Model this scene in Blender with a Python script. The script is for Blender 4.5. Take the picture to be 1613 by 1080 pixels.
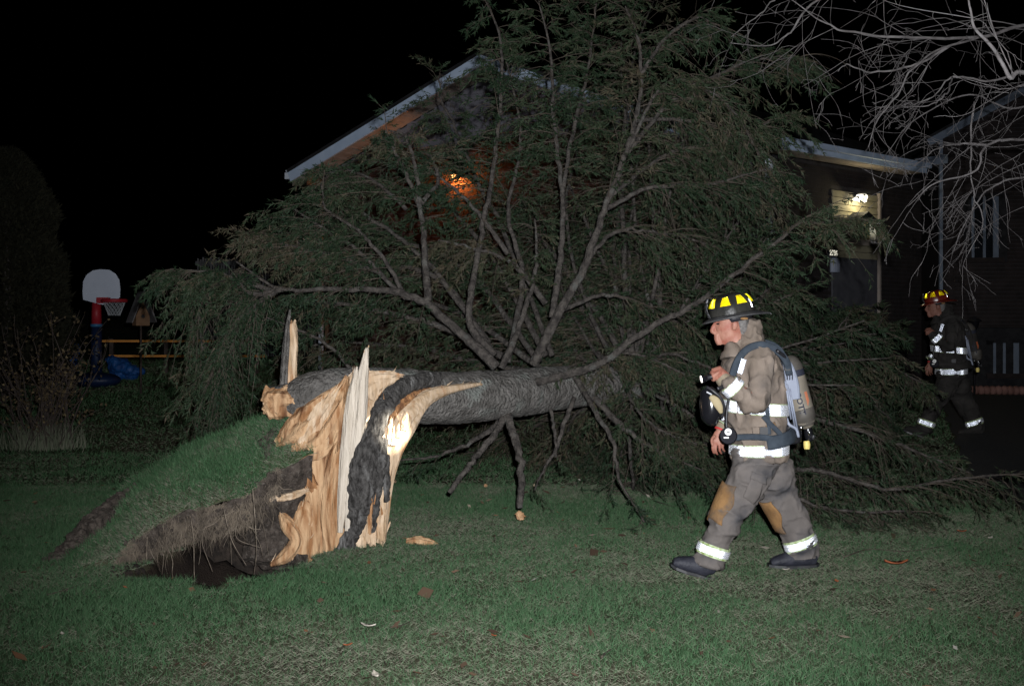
import bpy, bmesh, math, random
import numpy as np
from mathutils import Vector, Matrix
from mathutils.bvhtree import BVHTree

SC = bpy.context.scene
COL = SC.collection
for _o in list(bpy.data.objects):
    bpy.data.objects.remove(_o, do_unlink=True)

# ------------------------------------------------------------------ camera, night sky, flash
CAMZ, FPX, HOR = 1.6, 2000.0, 511.0      # eye height (m), focal length and horizon row of the 1613 px wide photograph
cam_d = bpy.data.cameras.new('camera')
cam_d.sensor_width = 36.0
cam_d.lens = FPX / 1613.0 * 36.0
cam_d.shift_y = -(540.0 - HOR) / 1613.0
cam_d.clip_start = 0.1
cam_d.clip_end = 500.0
cam = bpy.data.objects.new('camera', cam_d)
COL.objects.link(cam)
cam.location = (0, 0, CAMZ)
cam.rotation_euler = (math.radians(90), 0, 0)
SC.camera = cam

world = bpy.data.worlds.new('World')
SC.world = world
world.use_nodes = True
_nt = world.node_tree
_bg = _nt.nodes['Background']
_sky = _nt.nodes.new('ShaderNodeTexSky')
_sky.sky_type = 'NISHITA'
_sky.sun_disc = False
_sky.sun_elevation = math.radians(-9.0)
_sky.sun_rotation = math.radians(200.0)
_nt.links.new(_sky.outputs[0], _bg.inputs[0])
_bg.inputs[1].default_value = 0.05

def lamp(name, kind, loc, energy, color, radius=0.02, target=None, size=None, blend=0.4):
    d = bpy.data.lights.new(name, kind)
    d.energy = energy
    d.color = color
    d.shadow_soft_size = radius
    o = bpy.data.objects.new(name, d)
    COL.objects.link(o)
    o.location = loc
    if kind == 'SPOT':
        d.spot_size = size
        d.spot_blend = blend
    if target is not None:
        o.rotation_euler = (Vector(target) - Vector(loc)).to_track_quat('-Z', 'Y').to_euler()
    return o

# the photograph is taken with a flash on the camera: the one strong light of the place
lamp('camera_flash', 'SPOT', (0.10, -0.02, CAMZ + 0.15), 5700.0, (0.955, 0.975, 1.0), 0.03,
     target=(0.30, 10.0, 2.1), size=math.radians(68), blend=1.0)

SC.view_settings.view_transform = 'Standard'
SC.view_settings.look = 'None'
SC.view_settings.exposure = 0.0
SC.view_settings.gamma = 1.0
SC.cycles.use_denoising = True
SC.cycles.max_bounces = 7
SC.cycles.diffuse_bounces = 1
SC.cycles.glossy_bounces = 6
SC.cycles.transmission_bounces = 3
SC.cycles.sample_clamp_indirect = 6.0
SC.cycles.caustics_reflective = True

# ------------------------------------------------------------------ helpers
rng = np.random.default_rng(11)
R3 = random.Random(5)

def P(px, py, d):
    """the place seen at photo pixel (px,py) at depth d metres in front of the camera"""
    return np.array([(px - 806.5) / FPX * d, d, CAMZ - (py - HOR) / FPX * d])

def _hash(ix, iy, iz):
    n = (ix.astype(np.int64) * 374761393 + iy.astype(np.int64) * 668265263 + iz.astype(np.int64) * 1274126177) & 0x7fffffff
    n = ((n ^ (n >> 13)) * 1274126177) & 0x7fffffff
    n = n ^ (n >> 16)
    return (n & 0xffff) / 65535.0

def vnoise(p):
    p = np.asarray(p, float)
    i = np.floor(p); f = p - i
    f = f * f * (3 - 2 * f)
    i = i.astype(np.int64)
    r = 0
    for a in (0, 1):
        wa = f[:, 0] if a else 1 - f[:, 0]
        for b in (0, 1):
            wb = f[:, 1] if b else 1 - f[:, 1]
            for c in (0, 1):
                wc = f[:, 2] if c else 1 - f[:, 2]
                r = r + wa * wb * wc * _hash(i[:, 0] + a, i[:, 1] + b, i[:, 2] + c)
    return r

def fbm(p, octv=3):
    p = np.asarray(p, float)
    if p.shape[1] == 2:
        p = np.c_[p, np.zeros(len(p))]
    s, a, t = 0, 1.0, 0
    for k in range(octv):
        s = s + a * vnoise(p * (2 ** k) + 17.3 * k); t += a; a *= 0.5
    return s / t

def catmull(pts, n):
    pts = np.asarray(pts, float)
    if len(pts) == 2:
        u = np.linspace(0, 1, n)[:, None]
        return pts[0] * (1 - u) + pts[1] * u
    q = np.vstack([2 * pts[0] - pts[1], pts, 2 * pts[-1] - pts[-2]])
    m = len(pts) - 1
    out = []
    for t in np.linspace(0, m - 1e-6, n):
        k = int(t); u = t - k
        a, b, c, d = q[k], q[k + 1], q[k + 2], q[k + 3]
        out.append(0.5 * ((2 * b) + (-a + c) * u + (2 * a - 5 * b + 4 * c - d) * u * u + (-a + 3 * b - 3 * c + d) * u ** 3))
    return np.array(out)

def unit(v):
    v = np.asarray(v, float)
    return v / (np.linalg.norm(v, axis=-1, keepdims=True) + 1e-12)

class Geo:
    """collects vertices and faces (lists of index tuples) of one mesh"""
    def __init__(self):
        self.v = []; self.f = []; self.n = 0
    def add(self, v, f):
        v = np.asarray(v, float)
        self.v.append(v)
        k = self.n
        self.f += [tuple(int(i) + k for i in q) for q in f]
        self.n += len(v)
        return self
    def box(self, c, s, M=None):
        c = np.asarray(c, float); s = np.asarray(s, float) / 2
        o = np.array([[x, y, z] for x in (-1, 1) for y in (-1, 1) for z in (-1, 1)], float) * s
        if M is not None:
            o = o @ np.asarray(M, float).T
        return self.add(o + c, [(0, 1, 3, 2), (4, 6, 7, 5), (0, 4, 5, 1), (2, 3, 7, 6), (0, 2, 6, 4), (1, 5, 7, 3)])
    def verts(self):
        return np.vstack(self.v)

def make_mesh(name, v, f):
    m = bpy.data.meshes.new(name)
    m.from_pydata([tuple(x) for x in np.asarray(v, float)], [], f)
    m.update()
    return m

def tri_mesh(name, v, tris, attr=None):
    """fast builder for big triangle soups; attr = one float per vertex (name 'tint')"""
    m = bpy.data.meshes.new(name)
    n, k = len(v), len(tris)
    m.vertices.add(n); m.loops.add(3 * k); m.polygons.add(k)
    m.vertices.foreach_set('co', np.asarray(v, np.float32).ravel())
    m.loops.foreach_set('vertex_index', np.asarray(tris, np.int32).ravel())
    m.polygons.foreach_set('loop_start', np.arange(0, 3 * k, 3, dtype=np.int32))
    m.polygons.foreach_set('loop_total', np.full(k, 3, np.int32))
    if attr is not None:
        a = m.attributes.new('tint', 'FLOAT', 'POINT')
        a.data.foreach_set('value', np.asarray(attr, np.float32))
    m.polygons.foreach_set('use_smooth', np.zeros(k, bool))
    m.update(); m.validate()
    return m

def set_tint(m, attr):
    a = m.attributes.new('tint', 'FLOAT', 'POINT')
    a.data.foreach_set('value', np.asarray(attr, np.float32))

ORG = {}
def org(parent):
    while parent is not None:
        if parent.name in ORG:
            return ORG[parent.name]
        parent = parent.parent
    return np.zeros(3)

def put(name, mesh, mat, parent=None, smooth=False, kind=None):
    """links a mesh built in world coordinates as one object, under its parent's origin"""
    o = bpy.data.objects.new(name, mesh)
    COL.objects.link(o)
    if mat is not None and not mesh.materials:
        mesh.materials.append(mat)
    if parent is not None:
        c = org(parent)
        if np.any(c != 0):
            n = len(mesh.vertices)
            co = np.empty(3 * n, np.float32); mesh.vertices.foreach_get('co', co)
            co = co.reshape(-1, 3) - c
            mesh.vertices.foreach_set('co', co.astype(np.float32).ravel())
        o.parent = parent
    if smooth:
        mesh.polygons.foreach_set('use_smooth', np.ones(len(mesh.polygons), bool))
    if kind:
        o['kind'] = kind
    return o

def build(name, geo, mat, parent=None, smooth=False, kind=None):
    return put(name, make_mesh(name, geo.verts(), geo.f), mat, parent, smooth, kind)

def tag(o, label, cat, group=None):
    o['label'] = label; o['category'] = cat
    if group:
        o['group'] = group
    return o

def thing(name, loc, label, cat, group=None):
    o = bpy.data.objects.new(name, None)
    COL.objects.link(o)
    o.empty_display_size = 0.2
    o.location = [float(x) for x in loc]
    ORG[o.name] = np.asarray(loc, float)
    return tag(o, label, cat, group)

def copy_tree(o, parent=None):
    c = o.copy(); COL.objects.link(c)
    c.parent = parent
    for ch in list(o.children):
        copy_tree(ch, c)
    return c

def tube(path, rad, ns=8, rough=0.0, cap=True, seed=0):
    """tapered tube along a polyline -> verts, faces"""
    path = np.asarray(path, float); n = len(path)
    rad = np.broadcast_to(np.asarray(rad, float), (n,))
    t = unit(np.gradient(path, axis=0))
    ref = np.array([0.31, 0.22, 0.92]) if abs(t[0][2]) < 0.9 else np.array([1.0, 0.1, 0])
    u = np.empty_like(t); cur = ref
    for i in range(n):
        cur = cur - t[i] * np.dot(cur, t[i]); cur = unit(cur); u[i] = cur
    w = np.cross(t, u)
    ang = np.linspace(0, 2 * np.pi, ns, endpoint=False)
    rr = rad[:, None] * np.ones((1, ns))
    if rough:
        q = path[:, None, :] + (u[:, None, :] * np.cos(ang)[None, :, None] + w[:, None, :] * np.sin(ang)[None, :, None]) * rr[..., None]
        rr = rr * (1 + rough * (fbm(q.reshape(-1, 3) * 9 + seed, 3).reshape(n, ns) - 0.5) * 2)
    v = path[:, None, :] + (u[:, None, :] * np.cos(ang)[None, :, None] + w[:, None, :] * np.sin(ang)[None, :, None]) * rr[..., None]
    v = v.reshape(-1, 3)
    f = []
    for i in range(n - 1):
        for j in range(ns):
            k = (j + 1) % ns
            f.append((i * ns + j, i * ns + k, (i + 1) * ns + k, (i + 1) * ns + j))
    if cap:
        f.append(tuple(range(ns - 1, -1, -1)))
        f.append(tuple(range((n - 1) * ns, n * ns)))
    return v, f

def loft(rings, ns=20, n=None, sup=2.0):
    """rings: (px, py, depth, half width in px, half depth in m): elliptical sections across a path seen in the photo"""
    c = np.array([P(r[0], r[1], r[2]) for r in rings])
    a = np.array([r[3] / FPX * r[2] for r in rings]); b = np.array([r[4] for r in rings], float)
    if n is None:
        n = 5 * (len(rings) - 1) + 1
    q = catmull(np.c_[c, a, b], n)
    c, a, b = q[:, :3], np.maximum(q[:, 3], 0.003), np.maximum(q[:, 4], 0.003)
    t = unit(np.gradient(c, axis=0))
    Y = np.array([0, 1.0, 0])
    u = unit(Y - t * (t @ Y)[:, None])
    w = np.cross(t, u)
    ang = np.linspace(0, 2 * np.pi, ns, endpoint=False)
    ca, sa = np.cos(ang), np.sin(ang)
    e = 2.0 / sup
    ca = np.sign(ca) * np.abs(ca) ** e; sa = np.sign(sa) * np.abs(sa) ** e
    v = c[:, None, :] + w[:, None, :] * (a[:, None] * ca[None])[..., None] + u[:, None, :] * (b[:, None] * sa[None])[..., None]
    f = []
    for i in range(n - 1):
        for j in range(ns):
            k = (j + 1) % ns
            f.append((i * ns + j, i * ns + k, (i + 1) * ns + k, (i + 1) * ns + j))
    f.append(tuple(range(ns - 1, -1, -1))); f.append(tuple(range((n - 1) * ns, n * ns)))
    return v.reshape(-1, 3), f

def remesh(parts, voxel, smooth_it=4, name='m'):
    """welds closed pieces into one continuous skin"""
    g = Geo()
    for v, f in parts:
        g.add(v, f)
    me = make_mesh('tmp', g.verts(), g.f)
    bm = bmesh.new(); bm.from_mesh(me); bmesh.ops.recalc_face_normals(bm, faces=bm.faces); bm.to_mesh(me); bm.free()
    o = bpy.data.objects.new('tmp', me); COL.objects.link(o)
    md = o.modifiers.new('r', 'REMESH'); md.mode = 'VOXEL'; md.voxel_size = voxel; md.adaptivity = 0
    if smooth_it:
        s = o.modifiers.new('s', 'SMOOTH'); s.factor = 0.5; s.iterations = smooth_it
    dg = bpy.context.evaluated_depsgraph_get()
    out = bpy.data.meshes.new_from_object(o.evaluated_get(dg))
    out.name = name
    bpy.data.objects.remove(o, do_unlink=True); bpy.data.meshes.remove(me)
    out.materials.clear()
    return out

def get_vn(m):
    n = len(m.vertices)
    co = np.empty(3 * n, np.float32); m.vertices.foreach_get('co', co)
    no = np.empty(3 * n, np.float32); m.vertex_normals.foreach_get('vector', no)
    return co.reshape(-1, 3).astype(float), no.reshape(-1, 3).astype(float)

def set_co(m, co):
    m.vertices.foreach_set('co', np.asarray(co, np.float32).ravel()); m.update()

# ------------------------------------------------------------------ materials
def mat(name, c1, c2=None, rough=0.8, scale=8.0, metal=0.0, bump=0.0, bscale=40.0, detail=4.0, stretch=None, spec=0.3, mix=(0.35, 0.65), c3=None, s3=3.0, m3=(0.5, 0.7), coords='Object', bdist=0.02):
    m = bpy.data.materials.new(name); m.use_nodes = True
    nt = m.node_tree; b = nt.nodes['Principled BSDF']
    b.inputs['Roughness'].default_value = rough
    b.inputs['Metallic'].default_value = metal
    b.inputs['Specular IOR Level'].default_value = spec
    tc = nt.nodes.new('ShaderNodeTexCoord'); mp = nt.nodes.new('ShaderNodeMapping')
    nt.links.new(tc.outputs[coords], mp.inputs[0])
    if stretch:
        mp.inputs['Scale'].default_value = stretch
    def noise(s, d=detail):
        n = nt.nodes.new('ShaderNodeTexNoise'); n.inputs['Scale'].default_value = s; n.inputs['Detail'].default_value = d
        nt.links.new(mp.outputs[0], n.inputs['Vector']); return n
    if c2 is None:
        b.inputs['Base Color'].default_value = (*c1, 1)
    else:
        n = noise(scale); r = nt.nodes.new('ShaderNodeValToRGB')
        r.color_ramp.elements[0].position, r.color_ramp.elements[1].position = mix
        r.color_ramp.elements[0].color = (*c1, 1); r.color_ramp.elements[1].color = (*c2, 1)
        nt.links.new(n.outputs[0], r.inputs[0])
        out = r.outputs[0]
        if c3 is not None:
            n3 = noise(s3); mr = nt.nodes.new('ShaderNodeMapRange')
            mr.inputs[1].default_value, mr.inputs[2].default_value = m3
            nt.links.new(n3.outputs[0], mr.inputs[0])
            mx = nt.nodes.new('ShaderNodeMix'); mx.data_type = 'RGBA'
            nt.links.new(mr.outputs[0], mx.inputs[0]); nt.links.new(out, mx.inputs[6]); mx.inputs[7].default_value = (*c3, 1)
            out = mx.outputs[2]
        nt.links.new(out, b.inputs['Base Color'])
    if bump:
        nb = noise(bscale, 6.0); bp = nt.nodes.new('ShaderNodeBump'); bp.inputs['Strength'].default_value = bump
        bp.inputs['Distance'].default_value = bdist
        nt.links.new(nb.outputs[0], bp.inputs['Height']); nt.links.new(bp.outputs[0], b.inputs['Normal'])
    return m

def tint_mat(name, stops, rough=0.8, spec=0.2, noise_amt=0.0, nscale=30.0, bump=0.0, bscale=60.0):
    """colour of each leaf, blade or clod from its own 'tint' value"""
    m = bpy.data.materials.new(name); m.use_nodes = True
    nt = m.node_tree; b = nt.nodes['Principled BSDF']
    b.inputs['Roughness'].default_value = rough; b.inputs['Specular IOR Level'].default_value = spec
    a = nt.nodes.new('ShaderNodeAttribute'); a.attribute_name = 'tint'
    r = nt.nodes.new('ShaderNodeValToRGB')
    while len(r.color_ramp.elements) < len(stops):
        r.color_ramp.elements.new(0.5)
    for e, (p, c) in zip(r.color_ramp.elements, stops):
        e.position = p; e.color = (*c, 1)
    src = a.outputs['Fac']
    tc = nt.nodes.new('ShaderNodeTexCoord')
    if noise_amt:
        n = nt.nodes.new('ShaderNodeTexNoise'); n.inputs['Scale'].default_value = nscale; n.inputs['Detail'].default_value = 5
        nt.links.new(tc.outputs['Object'], n.inputs['Vector'])
        ma = nt.nodes.new('ShaderNodeMath'); ma.operation = 'MULTIPLY_ADD'; ma.inputs[1].default_value = noise_amt
        nt.links.new(n.outputs[0], ma.inputs[0])
        sb = nt.nodes.new('ShaderNodeMath'); sb.operation = 'SUBTRACT'; sb.inputs[1].default_value = noise_amt / 2
        nt.links.new(src, sb.inputs[0]); nt.links.new(sb.outputs[0], ma.inputs[2]); src = ma.outputs[0]
    nt.links.new(src, r.inputs[0]); nt.links.new(r.outputs[0], b.inputs['Base Color'])
    if bump:
        nb = nt.nodes.new('ShaderNodeTexNoise'); nb.inputs['Scale'].default_value = bscale; nb.inputs['Detail'].default_value = 6
        nt.links.new(tc.outputs['Object'], nb.inputs['Vector'])
        bp = nt.nodes.new('ShaderNodeBump'); bp.inputs['Strength'].default_value = bump; bp.inputs['Distance'].default_value = 0.02
        nt.links.new(nb.outputs[0], bp.inputs['Height']); nt.links.new(bp.outputs[0], b.inputs['Normal'])
    return m

def emit(name, c, s):
    m = bpy.data.materials.new(name); m.use_nodes = True
    b = m.node_tree.nodes['Principled BSDF']
    b.inputs['Base Color'].default_value = (*c, 1)
    b.inputs['Emission Color'].default_value = (*c, 1); b.inputs['Emission Strength'].default_value = s
    return m

M = {}
M['soil'] = mat('soil', (0.026, 0.020, 0.016), (0.075, 0.060, 0.050), 0.95, 18, detail=8, bump=1.0, bscale=60, c3=(0.11, 0.094, 0.08), s3=40, m3=(0.55, 0.75))
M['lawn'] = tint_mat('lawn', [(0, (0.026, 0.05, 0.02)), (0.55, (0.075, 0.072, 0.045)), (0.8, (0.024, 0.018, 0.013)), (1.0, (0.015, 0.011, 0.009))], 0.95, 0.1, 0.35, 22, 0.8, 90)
M['grass'] = tint_mat('grass', [(0, (0.022, 0.062, 0.024)), (0.38, (0.046, 0.102, 0.044)), (0.62, (0.085, 0.108, 0.066)), (1, (0.165, 0.150, 0.118))], 0.75, 0.25)
M['asphalt'] = mat('asphalt', (0.03, 0.03, 0.032), (0.055, 0.053, 0.052), 0.9, 30, bump=0.4, bscale=200)
M['bark'] = mat('bark', (0.075, 0.069, 0.063), (0.155, 0.145, 0.135), 0.9, 13, detail=8, bump=1.0, bscale=40, c3=(0.17, 0.18, 0.165), s3=6, m3=(0.56, 0.72), bdist=0.05)
M['bark_dark'] = mat('bark_dark', (0.018, 0.016, 0.015), (0.085, 0.080, 0.076), 0.85, 34, bump=1.0, bscale=70, detail=8, bdist=0.03, stretch=(1, 1, 0.5), c3=(0.16, 0.155, 0.15), s3=12, m3=(0.60, 0.72))
M['branch'] = mat('branch', (0.026, 0.022, 0.020), (0.078, 0.068, 0.060), 0.88, 22, bump=1.0, bscale=50, detail=6, bdist=0.03, c3=(0.085, 0.085, 0.078), s3=9, m3=(0.58, 0.72))
M['twig'] = mat('twig', (0.036, 0.029, 0.022), (0.068, 0.055, 0.043), 0.9, 6)
M['needle'] = tint_mat('needle', [(0, (0.007, 0.019, 0.008)), (0.45, (0.016, 0.030, 0.013)), (0.75, (0.028, 0.034, 0.017)), (1, (0.058, 0.045, 0.029))], 0.7, 0.25)
WST = (9, 9, 1.5)
M['wood_pale'] = mat('wood_pale', (0.40, 0.27, 0.16), (0.58, 0.44, 0.31), 0.75, 3.0, stretch=WST, detail=8, bump=0.5, bscale=7, bdist=0.02, c3=(0.34, 0.16, 0.065), s3=1.6, m3=(0.54, 0.70))
M['wood_white'] = mat('wood_white', (0.42, 0.36, 0.29), (0.56, 0.49, 0.41), 0.75, 3.0, stretch=WST, bump=0.7, bscale=5, bdist=0.03)
M['wood_orange'] = mat('wood_orange', (0.26, 0.12, 0.048), (0.50, 0.32, 0.18), 0.8, 2.2, stretch=WST, detail=8, bump=0.6, bscale=6, bdist=0.03, c3=(0.11, 0.042, 0.016), s3=1.6, m3=(0.52, 0.72), mix=(0.36, 0.60))
M['wood_brown'] = mat('wood_brown', (0.14, 0.062, 0.028), (0.42, 0.21, 0.09), 0.85, 3.0, stretch=WST, bump=0.9, bscale=4, bdist=0.04)
M['root'] = mat('root', (0.07, 0.055, 0.042), (0.19, 0.155, 0.12), 0.85, 20)
M['rootlet'] = mat('rootlet', (0.075, 0.06, 0.046), (0.15, 0.12, 0.09), 0.9, 8)
M['bare_pale'] = mat('bare_pale', (0.22, 0.20, 0.20), (0.36, 0.34, 0.34), 0.75, 14, bump=0.5, bscale=60)
M['bare'] = mat('bare', (0.085, 0.076, 0.076), (0.17, 0.158, 0.158), 0.75, 12, bump=0.5, bscale=60)
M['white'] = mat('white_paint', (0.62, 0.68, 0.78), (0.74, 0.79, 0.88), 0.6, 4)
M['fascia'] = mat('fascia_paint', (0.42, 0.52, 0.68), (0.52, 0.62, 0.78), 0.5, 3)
M['soffit'] = mat('soffit_paint', (0.27, 0.23, 0.20), (0.34, 0.29, 0.255), 0.7, 6)
M['siding'] = mat('siding_paint', (0.13, 0.125, 0.15), (0.18, 0.175, 0.20), 0.7, 4)
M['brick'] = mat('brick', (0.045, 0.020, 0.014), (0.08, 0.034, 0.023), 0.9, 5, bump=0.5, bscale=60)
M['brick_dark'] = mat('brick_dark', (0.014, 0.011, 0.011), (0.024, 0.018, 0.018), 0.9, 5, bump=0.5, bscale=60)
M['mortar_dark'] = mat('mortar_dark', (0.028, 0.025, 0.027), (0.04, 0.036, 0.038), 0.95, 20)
M['mortar'] = mat('mortar', (0.13, 0.11, 0.10), (0.18, 0.155, 0.14), 0.95, 20)
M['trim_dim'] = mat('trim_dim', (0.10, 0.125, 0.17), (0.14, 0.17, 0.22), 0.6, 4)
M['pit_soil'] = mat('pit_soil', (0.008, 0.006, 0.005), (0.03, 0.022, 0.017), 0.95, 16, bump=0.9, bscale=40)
M['shingle'] = mat('shingle', (0.010, 0.010, 0.012), (0.02, 0.02, 0.022), 0.95, 9)
M['glass'] = mat('window_glass', (0.01, 0.012, 0.015), rough=0.08, spec=0.5)
M['yellow_siding'] = mat('cream_siding', (0.25, 0.225, 0.15), (0.31, 0.28, 0.19), 0.7, 5)
M['black'] = mat('black_rubber', (0.010, 0.010, 0.012), (0.018, 0.018, 0.022), 0.45, 12, spec=0.5)
M['black_gloss'] = mat('black_gloss', (0.008, 0.008, 0.010), rough=0.18, spec=0.6)
M['chrome'] = mat('chrome', (0.75, 0.76, 0.80), rough=0.2, metal=1.0)
# ------------------------------------------------------------------ lawn, pit, driveway
PIT = np.array([-1.96, 8.34])
def pit_r(x, y):
    a = np.sqrt(((x - PIT[0]) / 0.54) ** 2 + ((y - 8.70) / 0.93) ** 2)
    b = np.sqrt(((x + 1.72) / 0.40) ** 2 + ((y - 8.90) / 0.80) ** 2)
    n = fbm(np.c_[x * 3.4, y * 4.2 + 2], 4) - 0.5
    return np.minimum(a, b) + 0.8 * n
def gz(x, y):
    x = np.asarray(x, float); y = np.asarray(y, float)
    k = np.clip((x + 3) / 6, 0, 1)
    z = np.clip(y - 14, 0, 30) * (0.072 * (1 - k) + 0.044 * k)
    z = z + 0.05 * (fbm(np.c_[x.ravel() * 0.55, y.ravel() * 0.55], 3).reshape(x.shape) - 0.5) * np.clip((y - 4) / 4, 0, 1)
    r = pit_r(x.ravel(), y.ravel()).reshape(x.shape)
    s = np.clip((1.05 - r) / 0.45, 0, 1)
    q = s * s * (3 - 2 * s)
    return z - q * (0.26 + 0.22 * fbm(np.c_[x.ravel() * 6, y.ravel() * 6 + 7], 3).reshape(x.shape))

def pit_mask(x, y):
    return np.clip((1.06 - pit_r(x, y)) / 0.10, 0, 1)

def straw(x, y):
    """0 = fresh green turf, 1 = dry thatch"""
    n = fbm(np.c_[x * 0.9 + 3, y * 0.9], 3)
    n2 = fbm(np.c_[x * 4.0, y * 2.6 + 9], 3)
    b = 0.655 + 1.6 * (n - 0.5) + 1.0 * (n2 - 0.5)
    b = b - 0.55 * np.exp(-((x + 0.8) / 2.0) ** 2 - ((y - 7.1) / 1.0) ** 2)
    b = b - 0.35 * np.exp(-((x + 3.6) / 1.0) ** 2 - ((y - 9.9) / 1.0) ** 2)
    b = b + 0.22 * np.exp(-((x - 2.6) / 1.6) ** 2 - ((y - 8.6) / 1.4) ** 2) + 0.15 * np.exp(-((y - 5.7) / 0.5) ** 2)
    b = b - 0.40 * np.clip((y - 10.5) / 2.0, 0, 1) * np.clip((0.5 - x) / 1.5, 0, 1)
    return np.clip(b, 0, 1)

gx = np.r_[-70, -45, -30, -20, -14, -11, np.arange(-8.4, 8.41, 0.075), 11, 14, 20, 30, 45, 70]
gy = np.r_[-6, -2, 1, 3, np.arange(4.4, 13.6, 0.065), np.arange(13.8, 30, 0.4), 34, 40, 50, 70, 110, 180]
GX, GY = np.meshgrid(gx, gy)
GZ = gz(GX, GY)
v = np.c_[GX.ravel(), GY.ravel(), GZ.ravel()]
nx, ny = len(gx), len(gy)
I = np.arange(nx * ny).reshape(ny, nx)
a, b, c, d = I[:-1, :-1].ravel(), I[:-1, 1:].ravel(), I[1:, 1:].ravel(), I[1:, :-1].ravel()
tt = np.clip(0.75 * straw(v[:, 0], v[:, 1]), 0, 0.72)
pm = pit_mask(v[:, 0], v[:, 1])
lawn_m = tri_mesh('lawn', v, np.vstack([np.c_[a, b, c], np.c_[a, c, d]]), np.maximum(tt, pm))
lawn = put('lawn', lawn_m, M['lawn'], smooth=True, kind='structure')

# driveway of dark asphalt at the right, a sheet just above the lawn
dv = []; 
for yy in np.linspace(9.6, 22, 26):
    xl = np.interp(yy, [9.6, 10.6, 12.5, 15, 18, 22], [4.6, 4.3, 4.55, 5.3, 6.2, 7.4]) + 0.05 * math.sin(yy * 5)
    for k in range(7):
        xx = xl + (15.5 - xl) * (k / 6) ** 1.6
        dv.append((xx, yy, float(gz(np.array([xx]), np.array([yy]))[0]) + 0.03))
df = [(i * 7 + k, i * 7 + k + 1, (i + 1) * 7 + k + 1, (i + 1) * 7 + k) for i in range(25) for k in range(6)]
put('driveway', make_mesh('driveway', dv, df), M['asphalt'], smooth=True, kind='structure')

def blades(base, nrm, length, width, tilt, tint, seed):
    """one triangle per blade; nrm = up direction of the ground under it"""
    r = np.random.default_rng(seed); n = len(base)
    az = r.uniform(0, 2 * np.pi, n)
    h = np.c_[np.cos(az), np.sin(az), np.zeros(n)]
    dirv = unit(nrm * np.cos(tilt)[:, None] + h * np.sin(tilt)[:, None])
    az2 = r.uniform(0, 2 * np.pi, n)
    side = unit(np.cross(dirv, np.c_[np.cos(az2), np.sin(az2), 0.3 * np.ones(n)]))
    tip = base + dirv * length[:, None]
    w = side * (width / 2)[:, None]
    vv = np.stack([base - w, base + w, tip], 1).reshape(-1, 3)
    return vv, np.repeat(tint, 3)

def lawn_blades(n, d0, d1, half, seed, scale=1.0, rim_w=0.0):
    r = np.random.default_rng(seed)
    y = np.sqrt(r.uniform(d0 ** 2, d1 ** 2, int(n)))
    x = r.uniform(-1, 1, len(y)) * (half * y + 0.2)
    if rim_w:                                  # the strips to either side of the view
        x = np.sign(x) * (half * y + 0.2 + r.uniform(0, rim_w, len(y)))
    keep = (pit_mask(x, y) < 0.4) & ~((x > np.interp(y, [9.6, 10.6, 12.5, 15, 18, 22], [4.6, 4.3, 4.55, 5.3, 6.2, 7.4])) & (y > 9.6))
    x, y = x[keep], y[keep]
    s = straw(x, y)
    dead = r.uniform(0, 1, len(x)) < 0.10 + 0.72 * s
    base = np.c_[x, y, gz(x, y) - 0.002]
    L = np.where(dead, r.uniform(0.02, 0.05, len(x)), r.uniform(0.02, 0.048, len(x)) * (1.25 - 0.4 * s)) * scale
    L = L * (0.45 + 1.15 * fbm(np.c_[x * 7, y * 7 + 3], 3))        # uneven tufts
    W = r.uniform(0.0022, 0.0038, len(x)) * np.maximum(1, y / 7.0) * scale
    T = np.where(dead, r.uniform(0.9, 1.5, len(x)), r.uniform(0.15, 1.0, len(x)))
    tint = np.where(dead, r.uniform(0.55, 0.98, len(x)), r.uniform(0.0, 0.55, len(x)))
    return blades(base, np.tile([0, 0, 1.0], (len(x), 1)), L, W, T, tint, seed + 1)

va, ta = lawn_blades(520000, 5.2, 12.6, 0.43, 21)
vb, tb = lawn_blades(60000, 11.0, 15, 0.45, 22, 1.25)
vc, tc_ = lawn_blades(150000, 13.5, 26, 0.45, 23, 1.2)
vd, td = lawn_blades(150000, 4.6, 13.0, 0.43, 24, 1.1, 2.4)
gv = np.vstack([va, vb, vc, vd]); gt = np.r_[ta, tb, tc_, td]
g = put('lawn_grass', tri_mesh('lawn_grass', gv, np.arange(len(gv)).reshape(-1, 3), gt), M['grass'], kind='stuff')
tag(g, 'short patchy lawn grass, green mixed with dry straw thatch', 'grass')

# ------------------------------------------------------------------ lifted root plate: sod, soil, roots
mound = thing('uprooted_turf', P(300, 870, 9.1), 'lifted mound of turf torn open over a dark root pit beside the broken stump', 'turf')
ridge = catmull([P(120, 852, 9.3), P(165, 800, 9.65), P(205, 765, 9.8), P(270, 725, 9.9), P(330, 692, 9.9), P(400, 668, 9.8), P(450, 652, 9.7), P(490, 648, 9.6)], 60)
rim = catmull([P(95, 903, 8.25), P(150, 895, 8.40), P(186, 880, 8.48), P(206, 852, 8.56), P(250, 824, 8.66), P(300, 803, 8.75), P(350, 792, 8.8), P(400, 768, 8.88), P(440, 735, 9.0), P(490, 718, 9.1)], 60)
nu = 60
for i in range(nu):      # ragged rim
    rim[i] += np.array([0.02, 0.05, 0.035]) * (fbm(np.array([[i * 0.31, 4.2, 1.0]]), 3)[0] - 0.5) * 2
prof_top, prof_soil = [], []
NV = 16
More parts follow.
